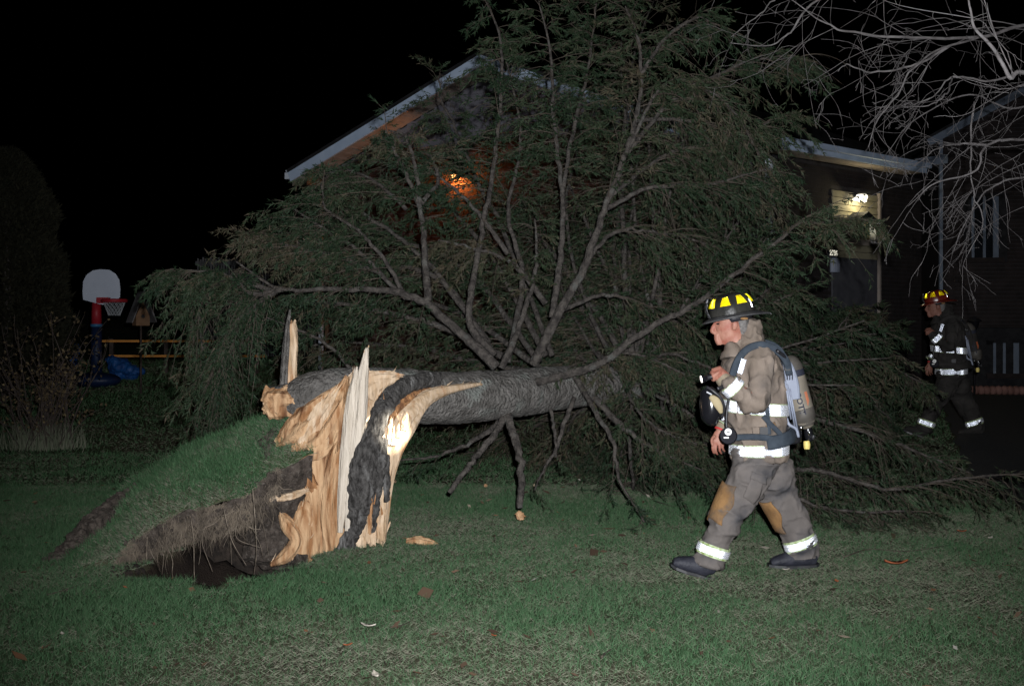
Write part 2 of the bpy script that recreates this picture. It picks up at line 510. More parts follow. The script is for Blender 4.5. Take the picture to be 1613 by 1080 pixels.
for i in range(nu):
    B, F = ridge[i], rim[i]
    rows = [B + [0, 0.55, 0], B + [0, 0.28, 0]]
    rows[0][2] = float(gz(rows[0][:1], rows[0][1:2])[0]) - 0.03; rows[1][2] = B[2] * 0.62
    for k in range(NV):
        t = k / (NV - 1)
        q = B * (1 - t) + F * t
        q = q + np.array([0, 0, 0.10]) * math.sin(math.pi * t) * min(1, B[2] * 1.6)
        rows.append(q)
    rows.append(F + [0, -0.015, -0.03])
    prof_top.append(rows)
    dep = (0.04 + 0.14 * np.clip(F[2] / 0.2, 0, 1)) * (0.45 + 1.2 * fbm(np.array([[i * 0.37, 7.7, 2.0]]), 2)[0])
    prof_soil.append([F + [0, -0.012, -0.028], F + [0, -0.02, -0.35 * dep], F + [0, 0.0, -0.72 * dep], F + [0, 0.07, -dep], F + [0, 0.40, -dep * 0.75],
                      [F[0], F[1] + 0.62, max(F[2] - dep * 1.3, -0.3)], [F[0], F[1] + 0.64, -0.40]])
def grid_mesh(name, rows, amp, fr, extra=None):
    q = np.array(rows, float); n0, n1 = q.shape[:2]
    v = q.reshape(-1, 3)
    nz = fbm(v * fr, 4) - 0.5
    v = v + np.c_[0.4 * nz, -0.5 * nz, nz] * amp
    f = [(i * n1 + j, i * n1 + j + 1, (i + 1) * n1 + j + 1, (i + 1) * n1 + j) for i in range(n0 - 1) for j in range(n1 - 1)]
    return make_mesh(name, v, f), v
def dense(rows, m):
    return [catmull(r, m) for r in rows]
sod_m, sod_v = grid_mesh('sod', dense(prof_top, 44), 0.15, 4.0)
st = 0.75 * np.clip(0.42 + 1.7 * (fbm(sod_v * 2.3, 3) - 0.5), 0, 0.75)
set_tint(sod_m, st)
put('sod', sod_m, M['lawn'], mound, smooth=True)
soil_m, soil_v = grid_mesh('soil', dense(prof_soil, 26), 0.20, 8.0)
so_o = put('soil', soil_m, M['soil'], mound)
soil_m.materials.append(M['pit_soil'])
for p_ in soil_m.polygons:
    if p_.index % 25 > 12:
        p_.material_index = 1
# earth packed between the sod and the stump
lump = [(448, 690, 9.5, 16, 0.14), (442, 708, 9.42, 30, 0.24), (446, 730, 9.35, 40, 0.26), (452, 780, 9.3, 38, 0.25), (440, 830, 9.3, 44, 0.22), (430, 890, 9.2, 52, 0.2)]
lm = remesh([loft(lump, 24)], 0.022, 2, 'earth_clod')
co, no = get_vn(lm); set_co(lm, co + no * ((fbm(co * 9, 4) - 0.5) * 0.15)[:, None])
put('earth_clod', lm, M['soil'], mound)
# torn seam of bare earth left of the mound
seam = [(212, 770, 9.55, 7, 0.06), (180, 800, 9.3, 15, 0.10), (145, 832, 9.05, 19, 0.12), (108, 868, 8.85, 17, 0.10), (70, 893, 8.6, 9, 0.06)]
sm = remesh([loft(seam, 16)], 0.012, 1, 'torn_seam')
co, no = get_vn(sm); set_co(sm, co + no * ((fbm(co * 26, 4) - 0.5) * 0.075 + (fbm(co * 7, 2) - 0.5) * 0.03)[:, None])
put('torn_seam', sm, M['soil'], mound)
# grass standing on the sod
r_ = np.random.default_rng(31)
fi = np.array([p.vertices[:] for p in sod_m.polygons])
cen = sod_v[fi].mean(1); e1 = sod_v[fi[:, 1]] - sod_v[fi[:, 0]]; e2 = sod_v[fi[:, 3]] - sod_v[fi[:, 0]]
ar = np.linalg.norm(np.cross(e1, e2), axis=1); nn = unit(np.cross(e2, e1)); nn = nn * np.sign(nn[:, 2:3] + 1e-9)
pick = r_.choice(len(fi), 46000, p=ar / ar.sum())
uu = r_.uniform(0, 1, (46000, 2))
bs = sod_v[fi[pick, 0]] + e1[pick] * uu[:, :1] + e2[pick] * uu[:, 1:]
rd = np.full(len(bs), 9.0)
for q_ in rim:
    rd = np.minimum(rd, np.linalg.norm(bs - q_, axis=1))
s_ = np.clip(0.24 + 2.2 * (fbm(bs * 2.3, 3) - 0.5) + 0.75 * np.exp(-(rd / 0.20) ** 2), 0, 1)
dead = r_.uniform(0, 1, len(bs)) < 0.06 + 0.75 * s_
up = unit(0.5 * nn[pick] + np.array([0, -0.15, 0.6]))
vv, tv = blades(bs, up, np.where(dead, r_.uniform(0.03, 0.07, len(bs)), r_.uniform(0.035, 0.085, len(bs))), r_.uniform(0.003, 0.006, len(bs)) * 1.3,
                np.where(dead, r_.uniform(0.8, 1.4, len(bs)), r_.uniform(0.1, 0.9, len(bs))), np.where(dead, r_.uniform(0.55, 0.95, len(bs)), r_.uniform(0, 0.5, len(bs))), 33)
put('grass', tri_mesh('sod_grass', vv - 0, np.arange(len(vv)).reshape(-1, 3), tv), M['grass'], mound, kind='stuff')
# fringe of hair roots under the rim
n = 9500
ii = r_.uniform(6, nu - 8, n); i0 = ii.astype(int); w_ = (ii - i0)[:, None]
F = rim[i0] * (1 - w_) + rim[i0 + 1] * w_
k_ = r_.uniform(0, 1, n) ** 1.2
dep = 0.05 + 0.20 * np.clip(F[:, 2] / 0.3, 0, 1)
base = F + np.c_[r_.normal(0, 0.01, n), -0.02 + 0.02 * k_, -dep * k_ * 0.9]
L = r_.uniform(0.02, 0.12, n) * (0.6 + 0.9 * (r_.uniform(0, 1, n) < 0.25))
dirv = unit(np.c_[r_.normal(0, 0.55, n), -0.25 + r_.normal(0, 0.35, n), -np.ones(n)])
side = unit(np.cross(dirv, np.c_[r_.normal(0, 1, n), r_.normal(0, 1, n), np.zeros(n)]))
wd = (r_.uniform(0.002, 0.0055, n) / 2)[:, None]
vv = np.stack([base - side * wd, base + side * wd, base + dirv * L[:, None]], 1).reshape(-1, 3)
put('rootlets', tri_mesh('rootlets', vv, np.arange(len(vv)).reshape(-1, 3)), M['rootlet'], mound, kind='stuff')
for k in range(34):
    i = int(r_.uniform(10, nu - 9)); F = rim[i]
    top = F + [r_.normal(0, 0.02), 0.02, -r_.uniform(0.02, 0.12)]
    L = r_.uniform(0.12, 0.42)
    pts = [top]
    drift = r_.normal(0, 0.16)
    for q in range(5):
        pts.append(pts[-1] + np.array([drift * L / 5 + r_.normal(0, 0.012), -0.01 + r_.normal(0, 0.012), -L / 5]))
    pts = np.array(pts)
    gzz = gz(pts[:, 0], pts[:, 1]); pts[:, 2] = np.maximum(pts[:, 2], gzz + 0.004)
    v_, f_ = tube(catmull(pts, 12), np.linspace(r_.uniform(0.0022, 0.0052), 0.0012, 12), 5)
    build('root', Geo().add(v_, f_), M['root'], mound, smooth=True)
for pts, r0 in [([(398, 770), (402, 820), (404, 870), (400, 905)], 0.008), ([(300, 812), (305, 850), (306, 905), (308, 930)], 0.007), ([(352, 800), (365, 850), (388, 890)], 0.006),
                ([(232, 845), (231, 880), (236, 905)], 0.008), ([(330, 815), (318, 850), (335, 900)], 0.005), ([(380, 800), (372, 845), (410, 862)], 0.006)]:
    p3 = np.array([P(x, y, 8.55) for x, y in pts])
    v_, f_ = tube(catmull(p3, 14), np.linspace(r0 * 0.62, 0.002, 14), 6)
    build('root', Geo().add(v_, f_), M['root'], mound, smooth=True)

# thick torn roots and clods of earth
for k in range(13):
    i = int(r_.uniform(14, nu - 7)); F = rim[i] + [0, 0.02, -r_.uniform(0.06, 0.2)]
    d_ = unit(np.array([r_.normal(0, 0.8), -0.7, -0.35 + r_.normal(0, 0.3)])); pts = [F]
    L = r_.uniform(0.10, 0.26)
    for q in range(4):
        d_ = unit(d_ + r_.normal(0, 0.35, 3) + [0, 0, -0.1]); pts.append(pts[-1] + d_ * L / 4)
    v_, f_ = tube(catmull(np.array(pts), 10), np.linspace(r_.uniform(0.005, 0.011), 0.002, 10), 7, rough=0.2)
    build('torn_root', Geo().add(v_, f_), M['root'], mound, smooth=True)
cg = Geo()
def clod(c, s):
    u_ = np.linspace(0, 2 * np.pi, 7, endpoint=False)
    v = [[0, 0, 1]] + [[math.cos(a_) * math.sin(t_), math.sin(a_) * math.sin(t_), math.cos(t_)] for t_ in (0.9, 1.9) for a_ in u_] + [[0, 0, -1]]
    v = np.array(v) * (s * r_.uniform(0.6, 1.3, (16, 1))) * r_.uniform(0.7, 1.2, 3) + c
    f = [(0, 1 + j, 1 + (j + 1) % 7) for j in range(7)] + [(1 + j, 8 + j, 8 + (j + 1) % 7, 1 + (j + 1) % 7) for j in range(7)] + [(15, 8 + (j + 1) % 7, 8 + j) for j in range(7)]
    cg.add(v, f)
for k in range(420):
    a_ = r_.uniform(0, 2 * np.pi); rr_ = r_.uniform(0.0, 1.12) ** 0.7
    x_, y_ = PIT[0] + 0.62 * rr_ * math.cos(a_), PIT[1] + 0.46 * rr_ * math.sin(a_)
    clod(np.array([x_, y_, float(gz(np.array([x_]), np.array([y_]))[0]) + 0.004]), r_.uniform(0.006, 0.03) * (0.6 if rr_ > 0.9 else 1))
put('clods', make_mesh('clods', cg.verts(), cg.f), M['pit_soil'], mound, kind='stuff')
cg = Geo()
for k in range(260):
    i = int(r_.uniform(8, nu - 6)); F = rim[i]
    clod(F + [r_.normal(0, 0.03), r_.uniform(-0.01, 0.05), -r_.uniform(0.0, 0.22)], r_.uniform(0.006, 0.026))
put('clods', make_mesh('clods', cg.verts(), cg.f), M['soil'], mound, kind='stuff')

# ------------------------------------------------------------------ broken stump of splintered wood
def shard(rings, seed, jag=0.12, ridge=0.11, n=26, ns=16, lowjag=0.0, warp=0.25):
    r = np.random.default_rng(seed)
    c = np.array([P(q[0], q[1], q[2]) for q in rings])
    A = np.array([q[3] / FPX * q[2] for q in rings]); B = np.array([q[4] for q in rings], float)
    D = catmull(np.c_[c, A, B], 240)
    t = unit(np.gradient(D[:, :3], axis=0)); Y = np.array([0, 1.0, 0])
    u = unit(Y - t * (t @ Y)[:, None]); w = np.cross(t, u)
    ang = np.linspace(0, 2 * np.pi, ns, endpoint=False) + r.uniform(0, 1)
    end = 1 - jag * r.uniform(0, 1, ns) ** 1.5
    beg = lowjag * r.uniform(0, 1, ns)
    prof = 1 + ridge * r.normal(0, 1, ns).clip(-1.6, 1.6) * 0.7
    V = np.empty((n, ns, 3))
    for j in range(ns):
        k = (np.linspace(beg[j], end[j], n) * 239)
        i = k.astype(int).clip(0, 239)
        nz = fbm(np.c_[np.full(n, j * 0.9 + seed), k / 240 * 5, np.full(n, seed * 1.7)], 3) - 0.5
        rr = prof[j] * (1 + warp * nz * 2)
        rr = np.maximum(rr, 0.25)
        V[:, j] = D[i, :3] + w[i] * (np.maximum(D[i, 3], 0.003) * math.cos(ang[j]) * rr)[:, None] + u[i] * (np.maximum(D[i, 4], 0.003) * math.sin(ang[j]) * rr)[:, None]
    f = [(i * ns + j, i * ns + (j + 1) % ns, (i + 1) * ns + (j + 1) % ns, (i + 1) * ns + j) for i in range(n - 1) for j in range(ns)]
    v = V.reshape(-1, 3)
    v = np.vstack([v, V[0].mean(0), V[-1].mean(0) - (V[-1].mean(0) - V[-3].mean(0)) * 0.8])
    m0, m1 = len(v) - 2, len(v) - 1
    f += [(m0, (j + 1) % ns, j) for j in range(ns)] + [(m1, (n - 1) * ns + j, (n - 1) * ns + (j + 1) % ns) for j in range(ns)]
    return Geo().add(v, f)

stump = thing('broken_stump', P(545, 860, 9.3), 'broken tree stump of splintered orange wood with a tall pale upright splinter', 'stump')
def sh(name, rings, mt, seed, **k):
    return build(name, shard(rings, seed, **k), M[mt], stump)
# heartwood standing in the ground
sh('heartwood', [(545, 905, 9.4, 62, 0.20), (543, 850, 9.4, 58, 0.2), (548, 770, 9.42, 50, 0.19), (565, 700, 9.46, 48, 0.18), (582, 650, 9.5, 46, 0.16), (590, 612, 9.55, 30, 0.12)], 'wood_orange', 1, jag=0.12, ns=30, n=40)
sh('heartwood', [(500, 880, 9.28, 22, 0.10), (497, 810, 9.26, 24, 0.10), (505, 740, 9.26, 24, 0.09), (520, 690, 9.28, 26, 0.09), (545, 640, 9.32, 18, 0.07), (562, 598, 9.36, 5, 0.03)], 'wood_orange', 2, jag=0.1, ns=22, n=34)
sh('heartwood', [(530, 870, 9.18, 18, 0.07), (524, 800, 9.17, 17, 0.07), (530, 730, 9.2, 16, 0.06), (540, 690, 9.22, 12, 0.05)], 'wood_orange', 3, jag=0.25, ns=18)
# pink broken lump, upper left of the stump
sh('torn_wood', [(432, 708, 9.22, 10, 0.05), (455, 700, 9.2, 24, 0.10), (485, 680, 9.2, 32, 0.12), (515, 648, 9.22, 26, 0.10), (540, 612, 9.25, 10, 0.05), (548, 590, 9.28, 3, 0.02)], 'wood_orange', 4, jag=0.06, ns=22, n=34, ridge=0.14, warp=0.4)
sh('torn_wood', [(440, 722, 9.16, 5, 0.03), (465, 718, 9.14, 12, 0.05), (500, 712, 9.14, 12, 0.05), (520, 690, 9.16, 10, 0.04)], 'wood_orange', 5, jag=0.2, warp=0.5)
sh('torn_wood', [(478, 700, 9.1, 10, 0.03), (492, 672, 9.1, 12, 0.03), (512, 640, 9.13, 9, 0.03), (530, 612, 9.18, 4, 0.02)], 'wood_pale', 6, jag=0.2, warp=0.5)
sh('torn_wood', [(555, 700, 9.3, 26, 0.06), (560, 655, 9.32, 34, 0.07), (566, 620, 9.38, 34, 0.06), (600, 598, 9.44, 16, 0.04), (640, 594, 9.5, 3, 0.02)], 'wood_pale', 7, jag=0.15, ns=22, warp=0.4)
# the tall pale splinter
sh('tall_splinter', [(536, 838, 9.04, 4, 0.02), (541, 780, 9.04, 9, 0.03), (547, 720, 9.04, 11, 0.032), (553, 660, 9.04, 11, 0.032), (557, 620, 9.04, 9, 0.03), (560, 596, 9.04, 5, 0.02), (561, 576, 9.04, 2.5, 0.012)], 'wood_white', 8, jag=0.10, ridge=0.08, warp=0.08, ns=18, n=36)
sh('tall_splinter', [(547, 842, 9.03, 4, 0.02), (554, 780, 9.03, 9, 0.03), (560, 720, 9.03, 11, 0.032), (566, 660, 9.03, 11, 0.032), (571, 600, 9.03, 9, 0.03), (575, 570, 9.03, 6, 0.02), (578, 546, 9.03, 2.5, 0.012)], 'wood_white', 58, jag=0.07, ridge=0.08, warp=0.08, ns=18, n=36)
# bark strips peeled from the front
def bark_piece(rings, seed, amp=0.020, vox=0.0085):
    m_ = remesh([loft(rings, 20)], vox, 1, 'bark_strip')
    co, no = get_vn(m_)
    k1 = fbm(co * 24 + seed, 3) - 0.5; k2 = 1 - np.abs(2 * fbm(co * [34, 34, 14] + seed * 2, 3) - 1) * 2
    co = co + no * (amp * (1.5 * k1 + 0.35 * k2))[:, None]
    co[:, 0] += 0.05 * (fbm(co * [6, 6, 11] + seed * 3, 3) - 0.5)
    set_co(m_, co)
    return put('bark_strip', m_, M['bark_dark'], stump)
bark_piece([(548, 856, 9.06, 8, 0.02), (560, 826, 9.03, 15, 0.03), (566, 790, 9.0, 18, 0.035), (572, 750, 9.0, 21, 0.04), (580, 712, 9.0, 19, 0.04), (590, 678, 9.04, 15, 0.045), (602, 645, 9.12, 14, 0.05), (622, 618, 9.26, 13, 0.055), (650, 602, 9.45, 12, 0.06), (692, 596, 9.68, 10, 0.05)], 1.0)
bark_piece([(586, 838, 9.07, 5, 0.02), (590, 800, 9.05, 8, 0.025), (594, 760, 9.03, 10, 0.03), (600, 720, 9.04, 9, 0.03), (606, 690, 9.08, 6, 0.03)], 2.0, 0.014)
bark_piece([(608, 790, 9.1, 4, 0.02), (607, 750, 9.09, 6, 0.02), (609, 716, 9.09, 4, 0.02)], 3.0, 0.012)
bark_piece([(543, 880, 9.05, 12, 0.04), (546, 858, 9.04, 14, 0.035), (552, 836, 9.04, 8, 0.03)], 4.0)
sh('splinter', [(582, 842, 9.06, 3, 0.015), (584, 800, 9.03, 3.5, 0.02), (586, 765, 9.02, 2, 0.01)], 'wood_orange', 51, jag=0.2, lowjag=0.1)
sh('splinter', [(570, 846, 9.06, 6, 0.02), (574, 815, 9.03, 6, 0.02), (578, 790, 9.01, 2, 0.01)], 'wood_pale', 52, jag=0.3, lowjag=0.1)
# pale split on the right, curving up into the trunk
sh('pale_split', [(592, 858, 9.2, 13, 0.05), (600, 810, 9.18, 12, 0.05), (606, 760, 9.16, 12, 0.05), (616, 712, 9.16, 15, 0.05), (630, 678, 9.2, 18, 0.05), (648, 648, 9.32, 17, 0.05), (678, 624, 9.5, 11, 0.05), (720, 611, 9.72, 6, 0.04), (760, 604, 9.95, 2, 0.02)], 'wood_pale', 12, jag=0.04, ridge=0.15, lowjag=0.03, ns=18, n=44)
sh('pale_split', [(612, 690, 9.22, 4, 0.03), (622, 662, 9.24, 10, 0.04), (640, 640, 9.34, 16, 0.05), (668, 622, 9.5, 10, 0.04), (700, 612, 9.66, 3, 0.02)], 'wood_brown', 13, jag=0.1, ns=16)
for k, (x, y0, y1, hw) in enumerate([(578, 858, 800, 8), (588, 862, 805, 7), (603, 856, 800, 6), (565, 862, 822, 10), (572, 868, 830, 6), (596, 850, 780, 5)]):
    sh('splinter', [(x, y0, 9.1, hw * 0.7, 0.025), (x - 1, (y0 + y1) / 2, 9.1, hw, 0.03), (x + 3, y1, 9.12, hw * 0.5, 0.015)], 'wood_pale', 20 + k, jag=0.3, lowjag=0.15)
# jagged teeth lit by the hand lamp
for k, (x, y0, y1) in enumerate([(604, 705, 668), (612, 700, 655), (620, 702, 658), (628, 690, 650), (636, 678, 645)]):
    sh('splinter', [(x, y0, 9.1, 5, 0.02), (x + 2, (y0 + y1) / 2, 9.12, 5, 0.02), (x + 6, y1, 9.16, 1.5, 0.008)], 'wood_pale', 30 + k, jag=0.3)
# low torn pieces at the left foot
sh('torn_root', [(428, 888, 9.0, 4, 0.03), (450, 875, 8.98, 9, 0.04), (466, 850, 9.0, 9, 0.04), (452, 826, 9.02, 10, 0.04), (442, 806, 9.06, 4, 0.02)], 'wood_orange', 14, jag=0.1, warp=0.25)
sh('torn_root', [(470, 870, 9.1, 14, 0.05), (474, 830, 9.1, 16, 0.05), (480, 800, 9.14, 12, 0.04), (478, 786, 9.16, 4, 0.02)], 'wood_orange', 15, jag=0.2, warp=0.25)
sh('torn_root', [(402, 788, 9.0, 2, 0.015), (430, 785, 9.0, 4, 0.02), (460, 780, 9.05, 5, 0.03), (486, 770, 9.15, 3, 0.02)], 'wood_pale', 16, jag=0.1, warp=0.5)
sh('torn_root', [(462, 732, 9.12, 4, 0.03), (482, 748, 9.14, 10, 0.04), (497, 770, 9.18, 9, 0.04)], 'wood_brown', 17, jag=0.2)
sh('buttress_bark', [(545, 898, 9.06, 26, 0.10), (548, 872, 9.08, 18, 0.08), (555, 852, 9.1, 8, 0.04)], 'bark_dark', 18, jag=0.3)

# small splinters broken up all over the split faces
sp_r = np.random.default_rng(53)
srcs = [o_ for o_ in stump.children if o_.data.materials[0].name.startswith('wood') and not o_.name.startswith('tall_splinter')]
pool = []
for o_ in srcs:
    co_, no_ = get_vn(o_.data); co_ = co_ + org(stump)
    f_ = (no_[:, 1] < 0.1) & (co_[:, 2] > 0.08) & (co_[:, 0] > P(480, 700, 9.1)[0]) & (co_[:, 0] < P(612, 700, 9.1)[0]) & (co_[:, 2] < 0.95)
    pool.append(np.c_[co_[f_], no_[f_]])
pool = np.vstack(pool)
for k in range(36):
    q_ = pool[sp_r.integers(len(pool))]; b_ = q_[:3]; n_ = q_[3:]
    d_ = unit(np.array([sp_r.normal(0.12, 0.16), -0.10, 1.0]) + n_ * sp_r.uniform(0.0, 0.35))
    L_ = sp_r.uniform(0.07, 0.30); w_ = sp_r.uniform(0.003, 0.009)
    sd_ = unit(np.cross(d_, [0.1, 1, 0])); bn_ = np.cross(d_, sd_)
    v = [b_ - d_ * 0.02 + sd_ * w_ * a_ * 0.7 + bn_ * w_ * c_ * 0.5 for a_, c_ in ((-1, -1), (1, -1), (1, 1), (-1, 1))]
    m_ = b_ + d_ * L_ * 0.55
    v += [m_ + sd_ * w_ * a_ * sp_r.uniform(0.6, 1.1) + bn_ * w_ * c_ * 0.5 for a_, c_ in ((-1, -1), (1, -1), (1, 1), (-1, 1))]
    v += [m_ + d_ * L_ * sp_r.uniform(0.2, 0.3) - sd_ * w_ * 0.6, b_ + d_ * L_ + sd_ * w_ * 0.4]
    f = [(3, 2, 1, 0), (0, 1, 5, 4), (1, 2, 6, 5), (2, 3, 7, 6), (3, 0, 4, 7), (4, 5, 9), (5, 6, 9), (6, 7, 8), (7, 4, 8), (4, 9, 8), (6, 8, 9)]
    build('splinter', Geo().add(np.array(v), f), M[['wood_orange', 'wood_orange', 'wood_pale', 'wood_brown'][k % 4]], stump)
# torn fibres standing off the split faces
fr = np.random.default_rng(47)
FV = []
for o_ in list(stump.children):
    mn = o_.data.materials[0].name
    if not mn.startswith('wood'):
        continue
    co_, no_ = get_vn(o_.data); co_ = co_ + org(stump)
    ax_ = np.linalg.svd(co_ - co_.mean(0), full_matrices=False)[2][0]
    ax_ = ax_ * np.sign(ax_[2] + 1e-6)
    n_ = int(min(90, len(co_) * 0.10))
    k_ = fr.choice(len(co_), n_)
    d_ = unit(ax_ * fr.choice([1, 1, 1, -1], (n_, 1)) + no_[k_] * fr.uniform(0.05, 0.5, (n_, 1)) + fr.normal(0, 0.12, (n_, 3)))
    L_ = fr.uniform(0.015, 0.085, (n_, 1)); w_ = unit(np.cross(d_, fr.normal(0, 1, (n_, 3)))) * fr.uniform(0.0015, 0.005, (n_, 1))
    FV.append(np.stack([co_[k_] - w_, co_[k_] + w_, co_[k_] + d_ * L_], 1).reshape(-1, 3))
FV = np.vstack(FV)
put('wood_fibres', tri_mesh('wood_fibres', FV, np.arange(len(FV)).reshape(-1, 3)), M['wood_pale'], stump, kind='stuff')

# ------------------------------------------------------------------ fallen spruce
tree = thing('fallen_spruce_tree', P(700, 625, 9.95), 'big fallen conifer, trunk snapped off the stump and boughs fanning up before the house', 'tree')
tr = [(452, 642, 9.52, .13), (480, 632, 9.5, .19), (520, 624, 9.52, .205), (600, 622, 9.66, .208), (700, 626, 9.97, .204), (790, 621, 10.36, .198), (870, 612, 10.78, .185), (950, 605, 11.25, .168), (1040, 598, 11.85, .15), (1150, 590, 12.8, .12), (1250, 583, 13.9, .09), (1330, 577, 15.0, .06), (1390, 572, 16.2, .035), (1420, 570, 17.0, .012)]
TP = catmull([np.r_[P(a, b, c), r] for a, b, c, r in tr], 130)
TQ = catmull([np.r_[P(a, b, c), r] for a, b, c, r in tr], 420)
v_, f_ = tube(TQ[:, :3], TQ[:, 3], 64, rough=0.09)
cen_ = np.repeat(TQ[:, :3], 64, axis=0); nr_ = unit(v_ - cen_)
v_ = v_ + nr_ * (0.013 * (fbm(v_ * 26, 3) - 0.5) + 0.005 * (np.abs(2 * fbm(v_ * [11, 11, 24] + 5, 3) - 1)))[:, None]
build('trunk', Geo().add(v_, f_), M['bark'], tree, smooth=True)
def tsh(name, rings, mt, seed, **k):
    return build(name, shard(rings, seed, **k), M[mt], tree)
tsh('broken_end', [(412, 634, 9.42, 14, 0.06), (424, 633, 9.42, 24, 0.11), (445, 633, 9.42, 23, 0.12), (466, 634, 9.44, 22, 0.11)], 'wood_orange', 41, jag=0.0, lowjag=0.25, ridge=0.12, ns=20, warp=0.35)
tsh('broken_end', [(416, 612, 9.46, 3, 0.03), (435, 614, 9.46, 6, 0.05), (465, 606, 9.46, 5, 0.04)], 'bark_dark', 42, lowjag=0.2)
tsh('broken_end', [(418, 640, 9.42, 4, 0.02), (421, 625, 9.42, 6, 0.03), (428, 616, 9.42, 3, 0.02)], 'wood_pale', 43)
tsh('upright_splinter', [(452, 660, 9.56, 9, 0.04), (456, 605, 9.56, 11, 0.05), (457, 560, 9.57, 11, 0.045), (459, 525, 9.58, 9, 0.04), (460, 502, 9.58, 6, 0.03)], 'wood_pale', 44, jag=0.1, ridge=0.15)
tsh('upright_splinter', [(444, 655, 9.53, 6, 0.04), (447, 605, 9.53, 7, 0.05), (450, 560, 9.54, 6, 0.045), (453, 515, 9.55, 4, 0.03), (457, 486, 9.56, 1.2, 0.008)], 'bark', 45, jag=0.02, ridge=0.12)

def path_px(pts, n=None):
    p = np.array([P(*q) for q in pts])
    return catmull(p, n or max(8, 5 * len(p)))

def smooth_len(p):
    return np.r_[0, np.cumsum(np.linalg.norm(np.diff(p, axis=0), axis=1))]

def sample(p, s):
    L = smooth_len(p); L = L / L[-1]
    return np.stack([np.interp(s, L, p[:, k]) for k in range(3)], -1)

DOWN = np.array([0, 0, -1.0])
def gen_sprays(p, s0, nsec, slen, droop, r, ntw=11, nbl=10, floor=True, wn=1.0):
    """drooping side shoots along a bough: returns stem triangles, needle triangles and their tints"""
    s = s0 + (1 - s0) * (np.arange(nsec) + r.uniform(0, 1, nsec)) / nsec
    o = sample(p, s); t = unit(sample(p, np.minimum(s + 0.03, 1.0)) - sample(p, np.maximum(s - 0.03, 0)))
    sd = unit(np.cross(t, DOWN + r.normal(0, 0.25, (nsec, 3))))
    sgn = np.where(np.arange(nsec) % 2 == 0, 1, -1)[:, None]
    d = unit(t * r.uniform(0.35, 0.95, (nsec, 1)) + sd * sgn * r.uniform(0.5, 1.1, (nsec, 1)) + DOWN * r.uniform(-0.15, 0.5, (nsec, 1)) + r.normal(0, 0.14, (nsec, 3)))
    Ls = slen * r.uniform(0.45, 1.15, nsec) * (1.1 - 0.55 * s)
    dr = droop * r.uniform(0.3, 1.1, nsec)
    m = 7
    vv = np.linspace(0, 1, m)
    c = o[:, None] + d[:, None] * (Ls[:, None] * vv)[..., None] + DOWN * (dr[:, None] * Ls[:, None] * vv ** 2)[..., None]
    if floor:
        g = gz(c[..., 0], c[..., 1]); c[..., 2] = np.maximum(c[..., 2], g + 0.03)
    # stems: flat two-sided slivers, two crossed
    stem = []
    tn = unit(np.gradient(c, axis=1))
    for ref in (np.array([0.1, 0.2, 1.0]), np.array([1.0, 0.3, 0.1])):
        w = unit(np.cross(tn, ref))
        wd = (0.0045 * (1 - 0.75 * vv))[None, :, None]
        A, B = c - w * wd, c + w * wd
        q = np.stack([A[:, :-1], B[:, :-1], B[:, 1:], A[:, :-1], B[:, 1:], A[:, 1:]], 2).reshape(-1, 3)
        stem.append(q)
    # twigs
    n2 = nsec * ntw
    k = np.repeat(np.arange(nsec), ntw); x = r.uniform(0.12, 1.0, n2)
    xi = x * (m - 1); i0 = np.minimum(xi.astype(int), m - 2); fr = (xi - i0)[:, None]
    o2 = c[k, i0] * (1 - fr) + c[k, i0 + 1] * fr; t2 = tn[k, i0]
    sd2 = unit(np.cross(t2, DOWN + r.normal(0, 0.3, (n2, 3)))) * np.where(r.uniform(0, 1, (n2, 1)) < 0.5, 1, -1)
    d2 = unit(t2 * r.uniform(0.5, 1.0, (n2, 1)) + sd2 * r.uniform(0.3, 0.9, (n2, 1)) + DOWN * r.uniform(0.0, 0.75, (n2, 1)))
    L2 = r.uniform(0.07, 0.20, n2) * (1.15 - 0.5 * x)
    w = unit(np.cross(d2, r.normal(0, 1, (n2, 3)))) * 0.0022
    stem.append(np.stack([o2 - w, o2 + w, o2 + d2 * L2[:, None]], 1).reshape(-1, 3))
    # needles
    n3 = n2 * nbl
    k = np.repeat(np.arange(n2), nbl); x = r.uniform(0.05, 1.0, n3)[:, None]
    o3 = o2[k] + d2[k] * L2[k][:, None] * x
    d3 = unit(d2[k] * r.uniform(0.5, 1.1, (n3, 1)) + unit(r.normal(0, 1, (n3, 3))) * r.uniform(0.35, 0.8, (n3, 1)))
    L3 = r.uniform(0.024, 0.055, n3)[:, None] * wn
    w3 = unit(np.cross(d3, r.normal(0, 1, (n3, 3)))) * (r.uniform(0.0065, 0.012, n3) * wn / 2)[:, None]
    nv = np.stack([o3 - w3, o3 + w3, o3 + d3 * L3], 1).reshape(-1, 3)
    if floor:
        g = gz(nv[:, 0], nv[:, 1]); nv[:, 2] = np.maximum(nv[:, 2], g + 0.004)
    tone = np.clip(r.normal(0.44, 0.15, nsec) + r.normal(0, 0.20), 0.03, 0.9)
    tint = np.clip(np.repeat(np.repeat(tone, ntw), nbl) + r.normal(0, 0.13, n3) + (r.uniform(0, 1, n3) < 0.07) * 0.4, 0, 1)
    live = np.repeat(np.repeat(r.uniform(0, 1, nsec) > 0.16, ntw) & (r.uniform(0, 1, n2) > 0.06), nbl)
    return np.vstack(stem), nv.reshape(-1, 3, 3)[live].reshape(-1, 3), np.repeat(tint[live], 3)

